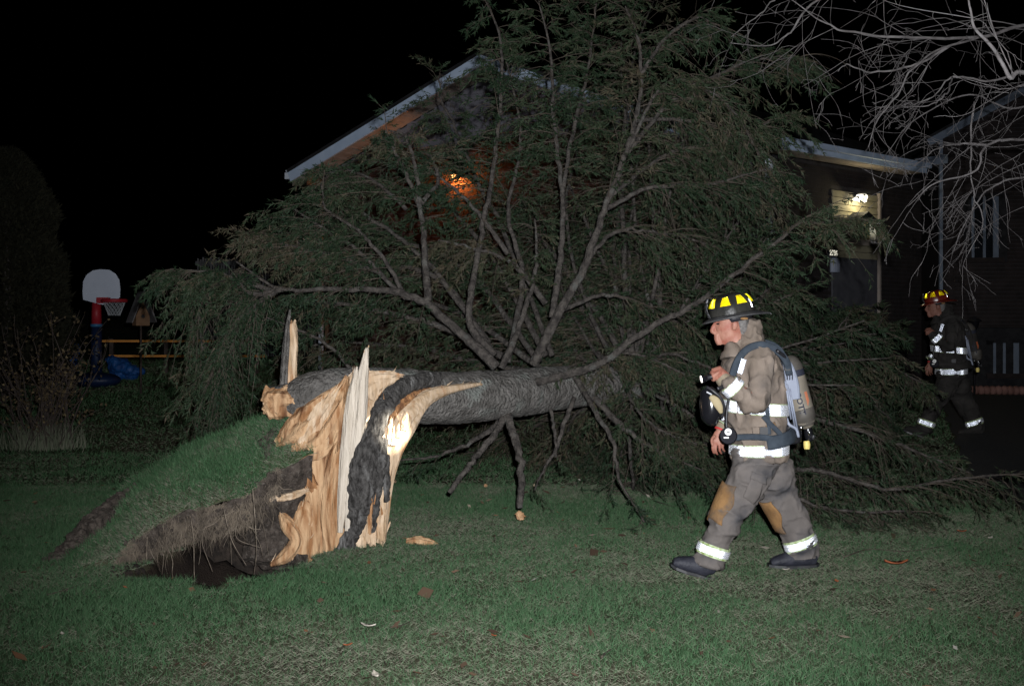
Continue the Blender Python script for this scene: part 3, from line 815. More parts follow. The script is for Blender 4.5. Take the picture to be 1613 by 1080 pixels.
def bough(p, r0, seed, s0=0.3, nsec=30, slen=0.7, droop=0.5, ns=8, r1=0.006, ntw=11, nbl=10, broken=False, parent=None, wn=1.0):
    r = np.random.default_rng(seed)
    p = p.copy()
    L = smooth_len(p)[-1]
    k = np.linspace(0, 1, len(p))
    p += (np.stack([fbm(np.c_[k * L * 2.2 + seed, np.full(len(p), 3.1 * a), np.full(len(p), 0.5)], 2) for a in range(3)], 1) - 0.5) * 0.10 * (k * (1 - k) * 3)[:, None]
    p += r.normal(0, 0.006, p.shape) * np.sin(np.pi * k)[:, None]
    rad = 0.88 * r0 * (1 - k) ** 0.9 + r1 if not broken else r0 * (1 - 0.35 * k)
    v_, f_ = tube(p, rad, ns, rough=0.16, seed=seed)
    o = build('branch', Geo().add(v_, f_), M['branch'], parent or tree, smooth=True)
    if nsec:
        st_, nv, tn = gen_sprays(p, s0, nsec, slen, droop, r, ntw, nbl, wn=wn)
        put('twigs', tri_mesh('twigs', st_, np.arange(len(st_)).reshape(-1, 3)), M['twig'], o, kind='stuff')
        put('foliage', tri_mesh('foliage', nv, np.arange(len(nv)).reshape(-1, 3), tn), M['needle'], o, kind='stuff')
    return o

# boughs traced where they stand (photo column, row, depth)
TR = [
 # big left bough and its forks
 ([(782, 578, 10.35), (735, 530, 10.4), (672, 478, 10.45), (600, 456, 10.45), (520, 453, 10.4), (440, 455, 10.35), (372, 412, 10.3)], .044, dict(s0=.30, nsec=20, slen=.6)),
 ([(445, 455, 10.35), (400, 462, 10.3), (365, 438, 10.3), (330, 428, 10.3), (268, 424, 10.35)], .02, dict(s0=.05, nsec=64, slen=.58, droop=.8, ntw=13, nbl=11)),
 ([(440, 456, 10.35), (400, 480, 10.25), (360, 520, 10.2), (348, 580, 10.2), (330, 640, 10.2)], .018, dict(s0=.05, nsec=60, slen=.65, droop=.9, ntw=13, nbl=11)),
 ([(430, 458, 10.35), (370, 440, 10.5), (310, 450, 10.7), (315, 500, 10.8), (325, 590, 10.8)], .018, dict(s0=.1, nsec=56, slen=.65, droop=1.0, ntw=13, nbl=11)),
 ([(675, 474, 10.45), (668, 400, 10.5), (662, 325, 10.55), (630, 255, 10.6), (606, 205, 10.65)], .032, dict(s0=.4, nsec=22, slen=.6)),
 ([(662, 322, 10.55), (655, 260, 10.7), (640, 215, 10.8), (612, 205, 10.9)], .018, dict(s0=.3, nsec=18, slen=.55)),
 ([(664, 320, 10.55), (690, 285, 10.7), (680, 250, 10.8), (668, 240, 10.9)], .018, dict(s0=.5, nsec=8, slen=.4)),
 # upward fan
 ([(778, 560, 10.4), (738, 505, 10.5), (748, 430, 10.6), (762, 350, 10.7), (775, 270, 10.8), (790, 150, 10.9), (787, 60, 11.0), (760, -10, 11.0)], .032, dict(s0=.45, nsec=40, slen=.8)),
 ([(790, 580, 10.4), (830, 480, 10.6), (846, 400, 10.7), (842, 345, 10.75)], .026, dict(s0=.5, nsec=12, slen=.5)),
 ([(840, 575, 10.5), (882, 490, 10.45), (916, 430, 10.45), (950, 335, 10.45), (985, 245, 10.5), (1008, 150, 10.55), (1005, 65, 10.6), (985, 10, 10.7)], .043, dict(s0=.45, nsec=44, slen=.85)),
 ([(1008, 120, 10.55), (1050, 60, 10.6), (1100, 30, 10.7), (1130, 40, 10.8)], .014, dict(s0=.1, nsec=30, slen=.7)),
 ([(985, 245, 10.5), (1050, 130, 10.55), (1140, 160, 10.6), (1200, 250, 10.7)], .012, dict(s0=.2, nsec=40, slen=.8, droop=.8)),
 ([(870, 500, 10.6), (883, 400, 10.7), (885, 310, 10.75), (872, 200, 10.8), (868, 90, 10.9), (848, 0, 11.0)], .028, dict(s0=.45, nsec=40, slen=.8)),
 ([(800, 570, 10.5), (822, 440, 11.0), (800, 330, 11.2), (820, 220, 11.3), (790, 60, 11.5)], .026, dict(s0=.4, nsec=40, slen=.8)),
 ([(860, 478, 10.9), (815, 425, 10.9), (760, 395, 10.8), (690, 378, 10.8)], .024, dict(s0=.35, nsec=20, slen=.6)),
 ([(800, 400, 10.8), (760, 345, 10.75), (720, 300, 10.8), (680, 270, 10.8)], .02, dict(s0=.4, nsec=14, slen=.5)),
 # right boughs
 ([(845, 602, 10.4), (935, 575, 10.3), (1010, 528, 10.2), (1105, 470, 10.1), (1200, 400, 10.0), (1265, 352, 9.95), (1300, 345, 10.0)], .036, dict(s0=.45, nsec=44, slen=.9)),
 ([(950, 330, 10.45), (1020, 300, 10.5), (1120, 290, 10.6), (1210, 265, 10.7)], .018, dict(s0=.25, nsec=36, slen=.8)),
 ([(915, 430, 10.45), (960, 370, 10.6), (1030, 365, 10.7), (1130, 390, 10.8)], .018, dict(s0=.3, nsec=34, slen=.75)),
 ([(880, 490, 10.5), (960, 465, 10.7), (1040, 500, 10.9), (1120, 540, 11.0)], .018, dict(s0=.3, nsec=30, slen=.7)),
 # mid left, behind the big bough
 ([(790, 560, 10.8), (700, 520, 11.1), (600, 492, 11.3), (500, 475, 11.4), (420, 480, 11.5)], .03, dict(s0=.25, nsec=46, slen=.8)),
 ([(780, 560, 10.8), (690, 440, 11.3), (600, 420, 11.5), (500, 400, 11.6), (420, 350, 11.7)], .026, dict(s0=.3, nsec=50, slen=.85)),
 ([(770, 540, 10.9), (660, 400, 11.4), (560, 330, 11.6), (500, 310, 11.7)], .024, dict(s0=.35, nsec=46, slen=.8)),
 ([(640, 470, 10.5), (600, 400, 10.6), (560, 360, 10.7), (515, 330, 10.8), (505, 290, 10.9)], .015, dict(s0=.2, nsec=30, slen=.7)),
 ([(560, 590, 10.8), (520, 545, 10.7), (470, 520, 10.7), (420, 500, 10.7)], .012, dict(s0=.2, nsec=10, slen=.5)),
 # brush over the left end of the gable
 ([(640, 470, 10.5), (565, 400, 10.7), (505, 355, 10.9), (455, 325, 11.0)], .016, dict(s0=.15, nsec=56, slen=.7, droop=.5)),
 ([(640, 330, 10.9), (590, 285, 11.1), (545, 265, 11.3), (505, 275, 11.4)], .014, dict(s0=.15, nsec=50, slen=.65, droop=.5)),
 ([(600, 430, 10.6), (520, 400, 10.8), (450, 385, 11.0), (395, 370, 11.1)], .014, dict(s0=.15, nsec=54, slen=.7, droop=.6)),
 ([(1265, 352, 9.95), (1310, 348, 10.0), (1350, 346, 10.1), (1385, 356, 10.1)], .010, dict(s0=.1, nsec=16, slen=.35, droop=.5)),
 # upper right brush
 ([(985, 245, 10.5), (1060, 160, 10.7), (1150, 110, 10.9), (1230, 90, 11.0), (1275, 95, 11.1)], .016, dict(s0=.2, nsec=60, slen=.7, droop=.5)),
 ([(1000, 190, 10.6), (1090, 190, 10.8), (1170, 210, 11.0), (1235, 180, 11.2)], .014, dict(s0=.2, nsec=54, slen=.7, droop=.6)),
 ([(960, 310, 10.5), (1060, 240, 10.9), (1140, 250, 11.1), (1205, 310, 11.3)], .014, dict(s0=.2, nsec=54, slen=.65, droop=.6)),
 ([(885, 310, 10.75), (905, 190, 11.0), (930, 90, 11.2), (940, 0, 11.4)], .016, dict(s0=.15, nsec=60, slen=.75)),
 # dense back left, below the gable
 ([(860, 590, 11.3), (760, 570, 12.0), (660, 548, 12.5), (560, 540, 12.9), (470, 545, 13.1)], .026, dict(s0=.1, nsec=80, slen=.85, wn=1.15)),
 ([(850, 580, 11.3), (740, 500, 12.0), (640, 470, 12.5), (540, 455, 12.8), (450, 440, 13.0)], .026, dict(s0=.1, nsec=80, slen=.85, wn=1.15)),
 ([(850, 570, 11.4), (740, 430, 12.1), (640, 380, 12.6), (550, 345, 12.9), (490, 330, 13.0)], .026, dict(s0=.1, nsec=80, slen=.85, wn=1.15)),
 ([(860, 560, 11.5), (770, 400, 12.2), (690, 310, 12.7), (610, 260, 13.0), (560, 250, 13.1)], .026, dict(s0=.1, nsec=74, slen=.8, wn=1.15)),
 ([(870, 560, 11.5), (800, 380, 12.2), (740, 260, 12.6), (700, 170, 12.9), (690, 120, 13.0)], .024, dict(s0=.2, nsec=64, slen=.8, wn=1.15)),
 ([(850, 590, 11.2), (740, 590, 11.8), (640, 590, 12.2), (540, 585, 12.5), (430, 600, 12.7)], .022, dict(s0=.1, nsec=76, slen=.8, wn=1.1)),
 # brush in front of the upper trunk
 ([(930, 590, 11.0), (955, 560, 10.7), (1010, 560, 10.5), (1080, 590, 10.4)], .014, dict(s0=.15, nsec=44, slen=.55, droop=.7)),
 ([(985, 600, 11.3), (1000, 640, 10.9), (1040, 680, 10.7), (1100, 700, 10.6)], .014, dict(s0=.1, nsec=46, slen=.6, droop=.6)),
 ([(1010, 595, 11.5), (1040, 560, 11.0), (1100, 570, 10.8), (1180, 610, 10.7)], .014, dict(s0=.1, nsec=46, slen=.6, droop=.7)),
 ([(1290, 585, 14.2), (1350, 575, 13.6), (1410, 580, 13.2), (1455, 605, 12.9)], .014, dict(s0=.1, nsec=44, slen=.55, droop=.6, wn=1.15)),
 # hanging down to the lawn
 ([(800, 650, 10.25), (812, 700, 10.1), (819, 760, 10.0), (819, 800, 9.95)], .036, dict(nsec=0, broken=True)),
 ([(796, 650, 10.25), (775, 690, 10.1), (740, 735, 10.0), (708, 776, 9.9)], .03, dict(nsec=0, broken=True)),
 ([(905, 590, 10.65), (935, 640, 10.4), (962, 690, 10.2), (975, 755, 10.1), (1015, 822, 9.95)], .026, dict(s0=.5, nsec=8, slen=.4, ntw=5)),
 ([(935, 625, 10.8), (980, 670, 10.7), (1030, 705, 10.6), (1110, 742, 10.5)], .032, dict(s0=.4, nsec=16, slen=.6)),
 ([(800, 655, 10.3), (755, 685, 10.4), (700, 712, 10.5), (620, 726, 10.6)], .024, dict(s0=.5, nsec=6, slen=.4, ntw=4)),
 ([(905, 625, 10.7), (878, 690, 10.6), (858, 730, 10.5), (842, 772, 10.45)], .018, dict(s0=.5, nsec=5, slen=.3, ntw=4)),
 ([(866, 640, 10.6), (872, 690, 10.55), (876, 720, 10.5)], .012, dict(nsec=0)),
 # lying along the ground to the right
 ([(1110, 700, 10.9), (1230, 738, 10.4), (1290, 742, 10.2), (1400, 770, 10.0), (1500, 752, 10.0), (1640, 745, 10.0)], .022, dict(s0=.1, nsec=80, slen=.75, droop=.45, ntw=9, nbl=7)),
 ([(1150, 640, 11.4), (1300, 665, 11.0), (1420, 700, 10.8), (1530, 745, 10.6)], .022, dict(s0=.1, nsec=70, slen=.8, droop=.4, ntw=9, nbl=8)),
 ([(1130, 700, 10.8), (1220, 770, 10.2), (1320, 800, 10.0), (1440, 805, 9.9)], .018, dict(s0=.1, nsec=60, slen=.6, droop=.4, ntw=9, nbl=6)),
]
for k, (pts, r0, kw) in enumerate(TR):
    bough(path_px(pts, 7 * len(pts)), r0, 100 + k, **dict(dict(wn=1.12, ntw=12, nbl=11), **kw))
# raw break at the lower end of the hanging stub
tsh('broken_tip', [(815, 806, 9.93, 4, 0.02), (820, 812, 9.92, 6, 0.025), (827, 816, 9.92, 3, 0.01)], 'wood_orange', 60, jag=0.3, warp=0.5)

# the rest of the crown: whorls along the trunk, away from the camera
rb = np.random.default_rng(77)
TL = smooth_len(TP[:, :3])
def crown_bough(s, an, Lf, k, nsec_f=15.0, thin=1.0):
    q = np.array([np.interp(s, TL, TP[:, a]) for a in range(4)])
    tdir = unit(np.array([np.interp(s + 0.1, TL, TP[:, a]) for a in range(3)]) - q[:3])
    side = unit(np.cross(tdir, [0, 0, 1])); upv = np.cross(side, tdir)
    frac = max(0.0, (s - 3.0) / (TL[-1] - 3.0))
    d = side * math.cos(an) + upv * math.sin(an)
    L = (3.9 * (1 - frac) ** 0.8 + 0.5) * Lf
    if d[2] < -0.2:
        L = min(L, 2.0)
    pts = [q[:3] + d * q[3] * 0.6]
    dd = unit(d + tdir * rb.uniform(0.0, 0.35))
    for a in range(6):
        dd = unit(dd + tdir * 0.08 + DOWN * 0.05 + rb.normal(0, 0.09, 3))
        nxt = pts[-1] + dd * L / 6
        gg = float(gz(nxt[:1], nxt[1:2])[0]) + 0.06
        if nxt[2] < gg:
            nxt[2] = gg; dd = unit(np.array([dd[0], dd[1], 0.02]))
        if nxt[0] > 0.300 * nxt[1] or nxt[1] < 9.6:      # nothing reaches into the drive or out over the front lawn
            break
        az_ = nxt[0] / nxt[1]                            # nor up in front of the entrance: those boughs are cut short to keep it in view
        if az_ > 0.16 and (nxt[2] - 1.6) / nxt[1] > np.interp(az_, [0.16, 0.20, 0.23, 0.30], [0.14, 0.09, 0.025, 0.01]):
            break
        pts.append(nxt)
    if len(pts) < 3:
        return
    L = L * (len(pts) - 1) / 6
    sc = max(1.0, pts[0][1] / 11.5)
    bough(catmull(np.array(pts), 14), (0.007 + 0.0055 * L) * thin, 1000 + k, s0=0.12, nsec=int(nsec_f * L + 8), slen=0.42 + 0.13 * L, droop=0.5, ns=6, ntw=10, nbl=9, wn=1.15 * sc)
k = 0
for s in np.arange(3.6, TL[-1] - 0.25, 0.42):
    for j in range(8):
        crown_bough(s, 2 * np.pi * (j + rb.uniform(-0.35, 0.35)) / 8 + k * 0.4, rb.uniform(0.75, 1.08), k, 10.5); k += 1
# the dense middle behind the fan of boughs (angles: pi = to the left, pi/2 = up)
for j in range(64):
    crown_bough(rb.uniform(3.3, 5.6), rb.uniform(0.25, 1.05) * math.pi, rb.uniform(0.55, 1.05), k, 13.5, 0.7); k += 1
print('crown boughs', k, 'tris', sum(len(m.polygons) for m in bpy.data.meshes))
# ------------------------------------------------------------------ firefighters
M['coat'] = mat('coat_cloth', (0.14, 0.110, 0.087), (0.195, 0.157, 0.130), 0.9, 5, bump=0.25, bscale=160, c3=(0.075, 0.064, 0.058), s3=6, m3=(0.48, 0.72))
M['trouser'] = mat('trouser_cloth', (0.094, 0.083, 0.078), (0.145, 0.127, 0.118), 0.9, 5, bump=0.25, bscale=160, c3=(0.040, 0.040, 0.045), s3=5, m3=(0.48, 0.70))
M['knee'] = mat('knee_leather', (0.15, 0.080, 0.032), (0.235, 0.130, 0.052), 0.85, 12, bump=0.3, bscale=90, c3=(0.085, 0.065, 0.050), s3=9, m3=(0.46, 0.66))
M['cuff'] = mat('knit_cuff', (0.17, 0.14, 0.10), (0.22, 0.18, 0.13), 0.95, 30)
M['skin'] = mat('skin', (0.25, 0.105, 0.075), (0.32, 0.155, 0.112), 0.55, 14, bump=0.1, bscale=120, c3=(0.25, 0.075, 0.052), s3=22, m3=(0.5, 0.75))
M['hair'] = mat('hair', (0.07, 0.065, 0.062), (0.16, 0.15, 0.145), 0.7, 60)
M['boot'] = mat('boot_rubber', (0.014, 0.015, 0.022), (0.03, 0.031, 0.042), 0.6, 12, bump=0.3, bscale=60)
M['strap'] = mat('strap_web', (0.022, 0.030, 0.041), (0.038, 0.049, 0.064), 0.85, 20)
M['lime'] = mat('lime_tape', (0.20, 0.26, 0.08), (0.50, 0.58, 0.40), 0.6, 45)
M['helmet'] = mat('helmet_shell', (0.010, 0.010, 0.009), (0.030, 0.029, 0.026), 0.36, 9, spec=0.15, bump=0.15, bscale=50)
M['brim'] = mat('helmet_brim', (0.03, 0.03, 0.032), (0.065, 0.064, 0.066), 0.5, 14, spec=0.4)
M['helmet_red'] = mat('red_helmet_shell', (0.10, 0.012, 0.008), (0.15, 0.018, 0.011), 0.3, 6, spec=0.5)
M['tank'] = mat('tank_paint', (0.12, 0.105, 0.085), (0.20, 0.175, 0.14), 0.5, 5)
M['tank_dark'] = mat('tank_scuffed', (0.055, 0.05, 0.044), (0.09, 0.08, 0.07), 0.5, 9)
M['plate'] = mat('pack_plate', (0.19, 0.21, 0.27), (0.25, 0.275, 0.34), 0.45, 6)
M['dial'] = mat('dial_face', (0.75, 0.75, 0.74), rough=0.5)
M['knob_yellow'] = mat('knob_yellow', (0.62, 0.50, 0.16), rough=0.5)
M['retro'] = mat('retro_silver', (0.93, 0.95, 1.0), rough=0.25, metal=0.82)
M['retro_yellow'] = mat('retro_yellow', (1.0, 0.84, 0.02), rough=0.30, metal=0.72)
M['red_trim'] = mat('red_trim', (0.40, 0.03, 0.03), rough=0.7)
M['tan'] = mat('tan_leather', (0.27, 0.22, 0.13), (0.34, 0.28, 0.17), 0.8, 9)
M['ink'] = mat('ink_dark', (0.02, 0.022, 0.035), rough=0.7)
M['ink_orange'] = mat('ink_orange', (0.5, 0.12, 0.04), rough=0.7)

def bvh_of(parts):
    g = Geo()
    for v, f in parts:
        g.add(v, f)
    return BVHTree.FromPolygons([Vector(x) for x in g.verts()], g.f)

def band_grid(parts, c, axis, half, m, nw, off, ang=None):
    """points of a tape wound round a limb: rays from its axis to the cloth"""
    bv = bvh_of(parts); axis = unit(axis)
    Y = np.array([0, -1.0, 0]); u = unit(Y - axis * (axis @ Y)); w = np.cross(axis, u)
    a0, a1 = ang if ang else (-np.pi, np.pi)
    G = np.zeros((nw, m, 3)); N = np.zeros((nw, m, 3))
    for i in range(nw):
        o = c + axis * half * (2 * i / (nw - 1) - 1)
        for j in range(m):
            th = a0 + (a1 - a0) * (j + (0.5 if i % 2 else 0.0)) / m
            d = u * math.cos(th) + w * math.sin(th)
            h = bv.ray_cast(Vector(o), Vector(d))
            L = h[3] if h[0] is not None else 0.08
            G[i, j] = o + d * (L + off); N[i, j] = d
    return G, N

def retro_mesh(G, N, closed):
    """cube-corner prisms, as in reflective tape: every cell is three mirror facets at right angles"""
    nw, m, _ = G.shape
    V, F = [], []
    def cell(a, b, c, n):
        s = (np.linalg.norm(a - b) + np.linalg.norm(b - c) + np.linalg.norm(c - a)) / 3
        k = len(V)
        V.extend([a, b, c, (a + b + c) / 3 - unit(n) * s * 0.408])
        F.extend([(k, k + 1, k + 3), (k + 1, k + 2, k + 3), (k + 2, k, k + 3)])
    for i in range(nw - 1):
        for j in range(m if closed else m - 1):
            k = (j + 1) % m
            A, B, C, D = G[i, j], G[i, k], G[i + 1, j], G[i + 1, k]
            n = N[i, j]
            if i % 2 == 0:
                cell(A, B, C, n); cell(B, D, C, n)
            else:
                cell(A, B, D, n); cell(A, D, C, n)
    return make_mesh('tape', V, F)

def strip_mesh(G, closed):
    nw, m, _ = G.shape
    f = [(i * m + j, i * m + (j + 1) % m, (i + 1) * m + (j + 1) % m, (i + 1) * m + j) for i in range(nw - 1) for j in range(m if closed else m - 1)]
    return make_mesh('tape_ground', G.reshape(-1, 3), f)

def tape(parts, c, axis, parent, width=0.075, core=0.05, off=0.012, ang=None, cellw=0.013, R=0.1):
    span = (ang[1] - ang[0]) if ang else 2 * np.pi
    m = max(8, int(span * R / cellw))
    G, N = band_grid(parts, c, axis, width / 2, m, 5, off - 0.006, ang)
    o = put('reflective_tape', strip_mesh(G, ang is None), M['lime'], parent, smooth=True)
    nw = max(3, int(round(core / (cellw * 0.866))) + 1)
    G, N = band_grid(parts, c, axis, core / 2, m, nw, off, ang)
    put('silver_stripe', retro_mesh(G, N, ang is None), M['retro'], o)
    return o

D0 = 8.22
def ff(px, py, dy, hw, hd):
    return (px, py, D0 + dy, hw, hd)

ff_root = thing('person', P(1180, 900, 8.22) * [1, 1, 0], 'firefighter in tan turnout coat and black helmet striding left past the fallen tree', 'person')

# body: one continuous skin from the feet to the crown of the head
head = [ff(1141, 543, 0, 7, .028), ff(1144, 538, 0, 13.5, .046), ff(1147.5, 530, 0, 20, .060), ff(1150, 520, 0, 24, .068), ff(1151, 510, 0, 26, .074), ff(1152, 500, 0, 27, .077), ff(1154, 488, 0, 26, .076), ff(1154, 478, 0, 19, .06), ff(1154, 471, 0, 8, .03)]
nose = [ff(1129, 504, 0, 2.6, .010), ff(1126, 511, 0, 3.2, .011), ff(1122.4, 518, 0, 3.6, .014), ff(1122.6, 522, 0, 3.6, .016), ff(1128, 526, 0, 2.6, .012)]
brow = [ff(1130, 502, -.05, 3.2, .014), ff(1127.5, 501, 0, 3.4, .02), ff(1130, 502, .05, 3.2, .014)]
lips = [ff(1130.5, 526, 0, 5, .028), ff(1129.2, 530.5, 0, 4.6, .026), ff(1130, 535, 0, 4.8, .026), ff(1133.5, 540, 0, 5.6, .026)]
chin = [ff(1134, 538, 0, 6, .024), ff(1135, 543, 0, 5, .022)]
neck = [ff(1156, 525, 0, 17, .058), ff(1163, 545, 0, 16, .06), ff(1175, 575, 0, 18, .065)]
ear_n = [ff(1156, 504, -.078, 3, .008), ff(1158, 511, -.085, 5, .009), ff(1156, 519, -.078, 3, .008)]
ear_f = [ff(1156, 504, .078, 3, .008), ff(1158, 511, .085, 5, .009), ff(1156, 519, .078, 3, .008)]
trunk_b = [ff(1178, 565, 0, 26, .15), ff(1186, 600, 0, 36, .16), ff(1192, 660, 0, 32, .14), ff(1196, 710, 0, 30, .14), ff(1198, 735, 0, 22, .10)]
arm_n = [ff(1192, 562, -.20, 14, .05), ff(1198, 610, -.27, 12, .045), ff(1190, 630, -.30, 11, .042), ff(1165, 615, -.32, 10, .038), ff(1141, 598, -.30, 8, .03)]
arm_f = [ff(1186, 565, .20, 14, .05), ff(1172, 610, .27, 12, .045), ff(1158, 645, .28, 10, .04), ff(1140, 668, .27, 8, .032), ff(1133, 684, .26, 7, .028)]
leg_n = [ff(1188, 742, -.10, 18, .06), ff(1165, 775, -.13, 16, .055), ff(1146, 806, -.15, 13, .05), ff(1128, 850, -.16, 11, .045), ff(1112, 885, -.16, 11, .045)]
leg_f = [ff(1212, 742, .10, 18, .06), ff(1224, 775, .13, 16, .055), ff(1238, 812, .15, 13, .05), ff(1255, 850, .16, 11, .045), ff(1270, 880, .16, 11, .045)]
# near hand: a fist closed round a small lamp that points at the stump
LA, LB = P(1109, 596, D0 - .33), P(1142, 588, D0 - .31)
lax = unit(LB - LA); Ku = unit(np.array([0, -1.0, 0]) - lax * (lax @ np.array([0, -1.0, 0]))); Kw = np.cross(lax, Ku)
fingers = []
for j, (fr, ln) in enumerate([(0.40, 5.0), (0.56, 5.3), (0.72, 5.1), (0.87, 4.4)]):
    c0 = LA + (LB - LA) * fr
    arc = [c0 + (Ku * math.cos(t) + Kw * math.sin(t)) * 0.026 for t in np.linspace(-2.2, -2.2 + ln, 9)]
    fingers.append(tube(catmull(np.array(arc), 14), np.linspace(0.0115, 0.0085, 14), 8))
pc = LA + (LB - LA) * 0.68
palm = tube(np.array([pc + Kw * -0.030 + Ku * -0.012 + lax * -0.03, pc + Kw * -0.034 + Ku * 0.004 + lax * 0.01, P(1146, 594, D0 - .31)]), np.array([0.020, 0.026, 0.026]), 12)
th0 = pc + lax * 0.02 + Kw * -0.02
thumb = tube(catmull(np.array([th0 + Ku * 0.018, th0 + Ku * 0.032 - lax * 0.02, th0 + Ku * 0.030 - lax * 0.05 + Kw * 0.012, th0 + Ku * 0.026 - lax * 0.07 + Kw * 0.018]), 10), np.linspace(0.013, 0.009, 10), 8)
# far hand hangs relaxed
hb = P(1133, 684, D0 + .26)
fpalm = loft([ff(1133, 680, .26, 7, .022), ff(1131, 690, .255, 10, .024), ff(1131, 700, .25, 11, .022)], 14)
ffing = []
for j, (dx, dy, L, bend) in enumerate([(-8, -.010, .070, .018), (-3, -.016, .078, .022), (3, -.014, .072, .026), (8, -.006, .056, .026)]):
    b0 = P(1131 + dx, 698, D0 + .25 + dy)
    ffing.append(tube(catmull(np.array([b0, b0 + [-.004, -.006, -L * .4], b0 + [.002, .006, -L * .75], b0 + [.008 + bend * .3, bend, -L]]), 10), np.linspace(.0105, .0075, 10), 8))
ft0 = P(1126, 686, D0 + .235)
fthumb = tube(catmull(np.array([ft0, ft0 + [-.022, -.014, -.022], ft0 + [-.022, -.022, -.048], ft0 + [-.016, -.022, -.064]]), 10), np.linspace(.0125, .0085, 10), 8)
body_m = remesh([loft(x, 20) for x in (head, nose, brow, lips, chin, neck, ear_n, ear_f, trunk_b, arm_n, arm_f, leg_n, leg_f)] + fingers + [palm, thumb, fpalm, fthumb] + ffing, 0.0055, 3, 'body')
co, no = get_vn(body_m)
dent = np.zeros(len(co))
def dimple(px, py, dy, depth, sg):
    global dent
    dent = dent + depth * np.exp(-(np.linalg.norm(co - P(px, py, D0 + dy), axis=1) / sg) ** 2)
for s_ in (-1, 1):
    dimple(1129, 509.5, s_ * .040, .013, .016)       # eye sockets
    dimple(1141, 527, s_ * .062, .006, .018)         # hollow of the cheeks
    dimple(1134, 522, s_ * .040, .004, .012)
dimple(1125, 527, 0, .003, .006); dimple(1125.5, 532.6, 0, .004, .004)
dent += 0.0022 * (fbm(co * 60, 2) - 0.5) * (co[:, 2] > 1.35)
set_co(body_m, co - no * dent[:, None])
put('body', body_m, M['skin'], ff_root, smooth=True)
def ell(c, r, nu=14, nvv=10, M3=None):
    v, f = [], []
    for i in range(nvv + 1):
        t = math.pi * i / nvv
        for j in range(nu):
            a_ = 2 * math.pi * j / nu
            v.append((math.sin(t) * math.cos(a_), math.sin(t) * math.sin(a_), math.cos(t)))
    v = np.array(v) * np.asarray(r, float)
    if M3 is not None:
        v = v @ np.asarray(M3).T
    for i in range(nvv):
        for j in range(nu):
            f.append((i * nu + j, (i + 1) * nu + j, (i + 1) * nu + (j + 1) % nu, i * nu + (j + 1) % nu))
    return v + np.asarray(c, float), f
for s in (-1, 1):
    build('eye', Geo().add(*ell(P(1130.5, 510, D0 + s * .036), (.009, .012, .006))), M['black_gloss'], ff_root, smooth=True)
    build('eyebrow', Geo().add(*ell(P(1128.5, 503.8, D0 + s * .042), (.010, .018, .0045))), M['hair'], ff_root, smooth=True)
build('mouth', Geo().add(*ell(P(1127.6, 532.4, D0), (.012, .022, .0026))), mat('mouth_line', (0.10, 0.03, 0.025), rough=0.6), ff_root, smooth=True)
hair_m = remesh([loft([ff(1158, 484, 0, 22, .079), ff(1163, 498, 0, 17.5, .081), ff(1167, 510, 0, 13, .077), ff(1168, 522, 0, 9.5, .062), ff(1167, 530, 0, 6, .04)], 20)], 0.006, 2, 'hair')
put('hair', hair_m, M['hair'], ff_root, smooth=True)

# coat
torso = [ff(1176, 536, 0, 19, .10), ff(1181, 552, 0, 37, .19), ff(1184, 575, 0, 46, .225), ff(1186, 610, 0, 49, .225), ff(1190, 650, 0, 47.5, .215), ff(1195, 690, 0, 43, .205), ff(1195, 722, 0, 42.5, .21)]
sl_n = [ff(1197, 552, -.17, 18, .07), ff(1198, 572, -.22, 23, .08), ff(1198, 603, -.265, 21.5, .078), ff(1193, 634, -.29, 20, .075), ff(1172, 624, -.31, 16.5, .068), ff(1152, 608, -.315, 15, .062), ff(1141, 598, -.31, 13.5, .055)]
sl_f = [ff(1190, 552, .17, 18, .07), ff(1184, 575, .24, 25, .088), ff(1172, 615, .28, 22, .08), ff(1158, 645, .285, 18, .07), ff(1141, 669, .27, 14, .058)]
T_l, SN_l, SF_l = loft(torso, 32, sup=2.3), loft(sl_n, 22), loft(sl_f, 22)
collar = [ff(1170, 530, 0, 24, .085), ff(1174, 545, 0, 27, .10), ff(1178, 560, 0, 32, .13)]
coat_m = remesh([T_l, SN_l, SF_l, loft(collar, 24)], 0.0085, 3, 'coat')
def wrinkle(m, amp, fr, seed, stretch=(1, 1, 1)):
    co, no = get_vn(m)
    q = co * np.array(stretch) * fr + seed
    a1 = 2.6 * np.clip(1 - np.abs(2 * fbm(q, 2) - 1) * 2.2, 0, 1) ** 2.2 - 0.6
    a2 = fbm(q * 2.7 + 5, 2) - 0.5
    set_co(m, co + no * (amp * (0.8 * a1 - 0.4 + 0.8 * a2))[:, None])
wrinkle(coat_m, 0.013, 5.5, 3.3, (1.5, 1, 0.6)); wrinkle(coat_m, 0.005, 12, 1.3, (1.3, 1, 0.8))
put('coat', coat_m, M['coat'], ff_root, smooth=True)
# hood and turned-up collar behind the neck
hood_m = remesh([loft([ff(1188, 503, 0, 8, .05), ff(1186, 514, 0, 14, .085), ff(1183, 530, 0, 19, .105), ff(1180, 546, 0, 26, .12)], 22)], 0.008, 3, 'hood')
wrinkle(hood_m, 0.008, 14, 9.1)
put('hood', hood_m, M['coat'], ff_root, smooth=True)
flap = loft([ff(1146, 541, -.01, 6, .07), ff(1152, 551, -.02, 15, .10), ff(1152, 566, -.03, 18, .13)], 18)
put('collar_flap', remesh([flap], 0.008, 3, 'collar_flap'), M['coat'], ff_root, smooth=True)
cf = loft([ff(1148, 606, -.312, 14.5, .058), ff(1139, 597, -.31, 12.5, .05), ff(1134, 592, -.31, 10.5, .042)], 18)
build('knit_cuff', Geo().add(*cf), M['cuff'], ff_root, smooth=True)
cf = loft([ff(1141, 668, .27, 12, .05), ff(1134, 679, .265, 9.5, .04)], 18)
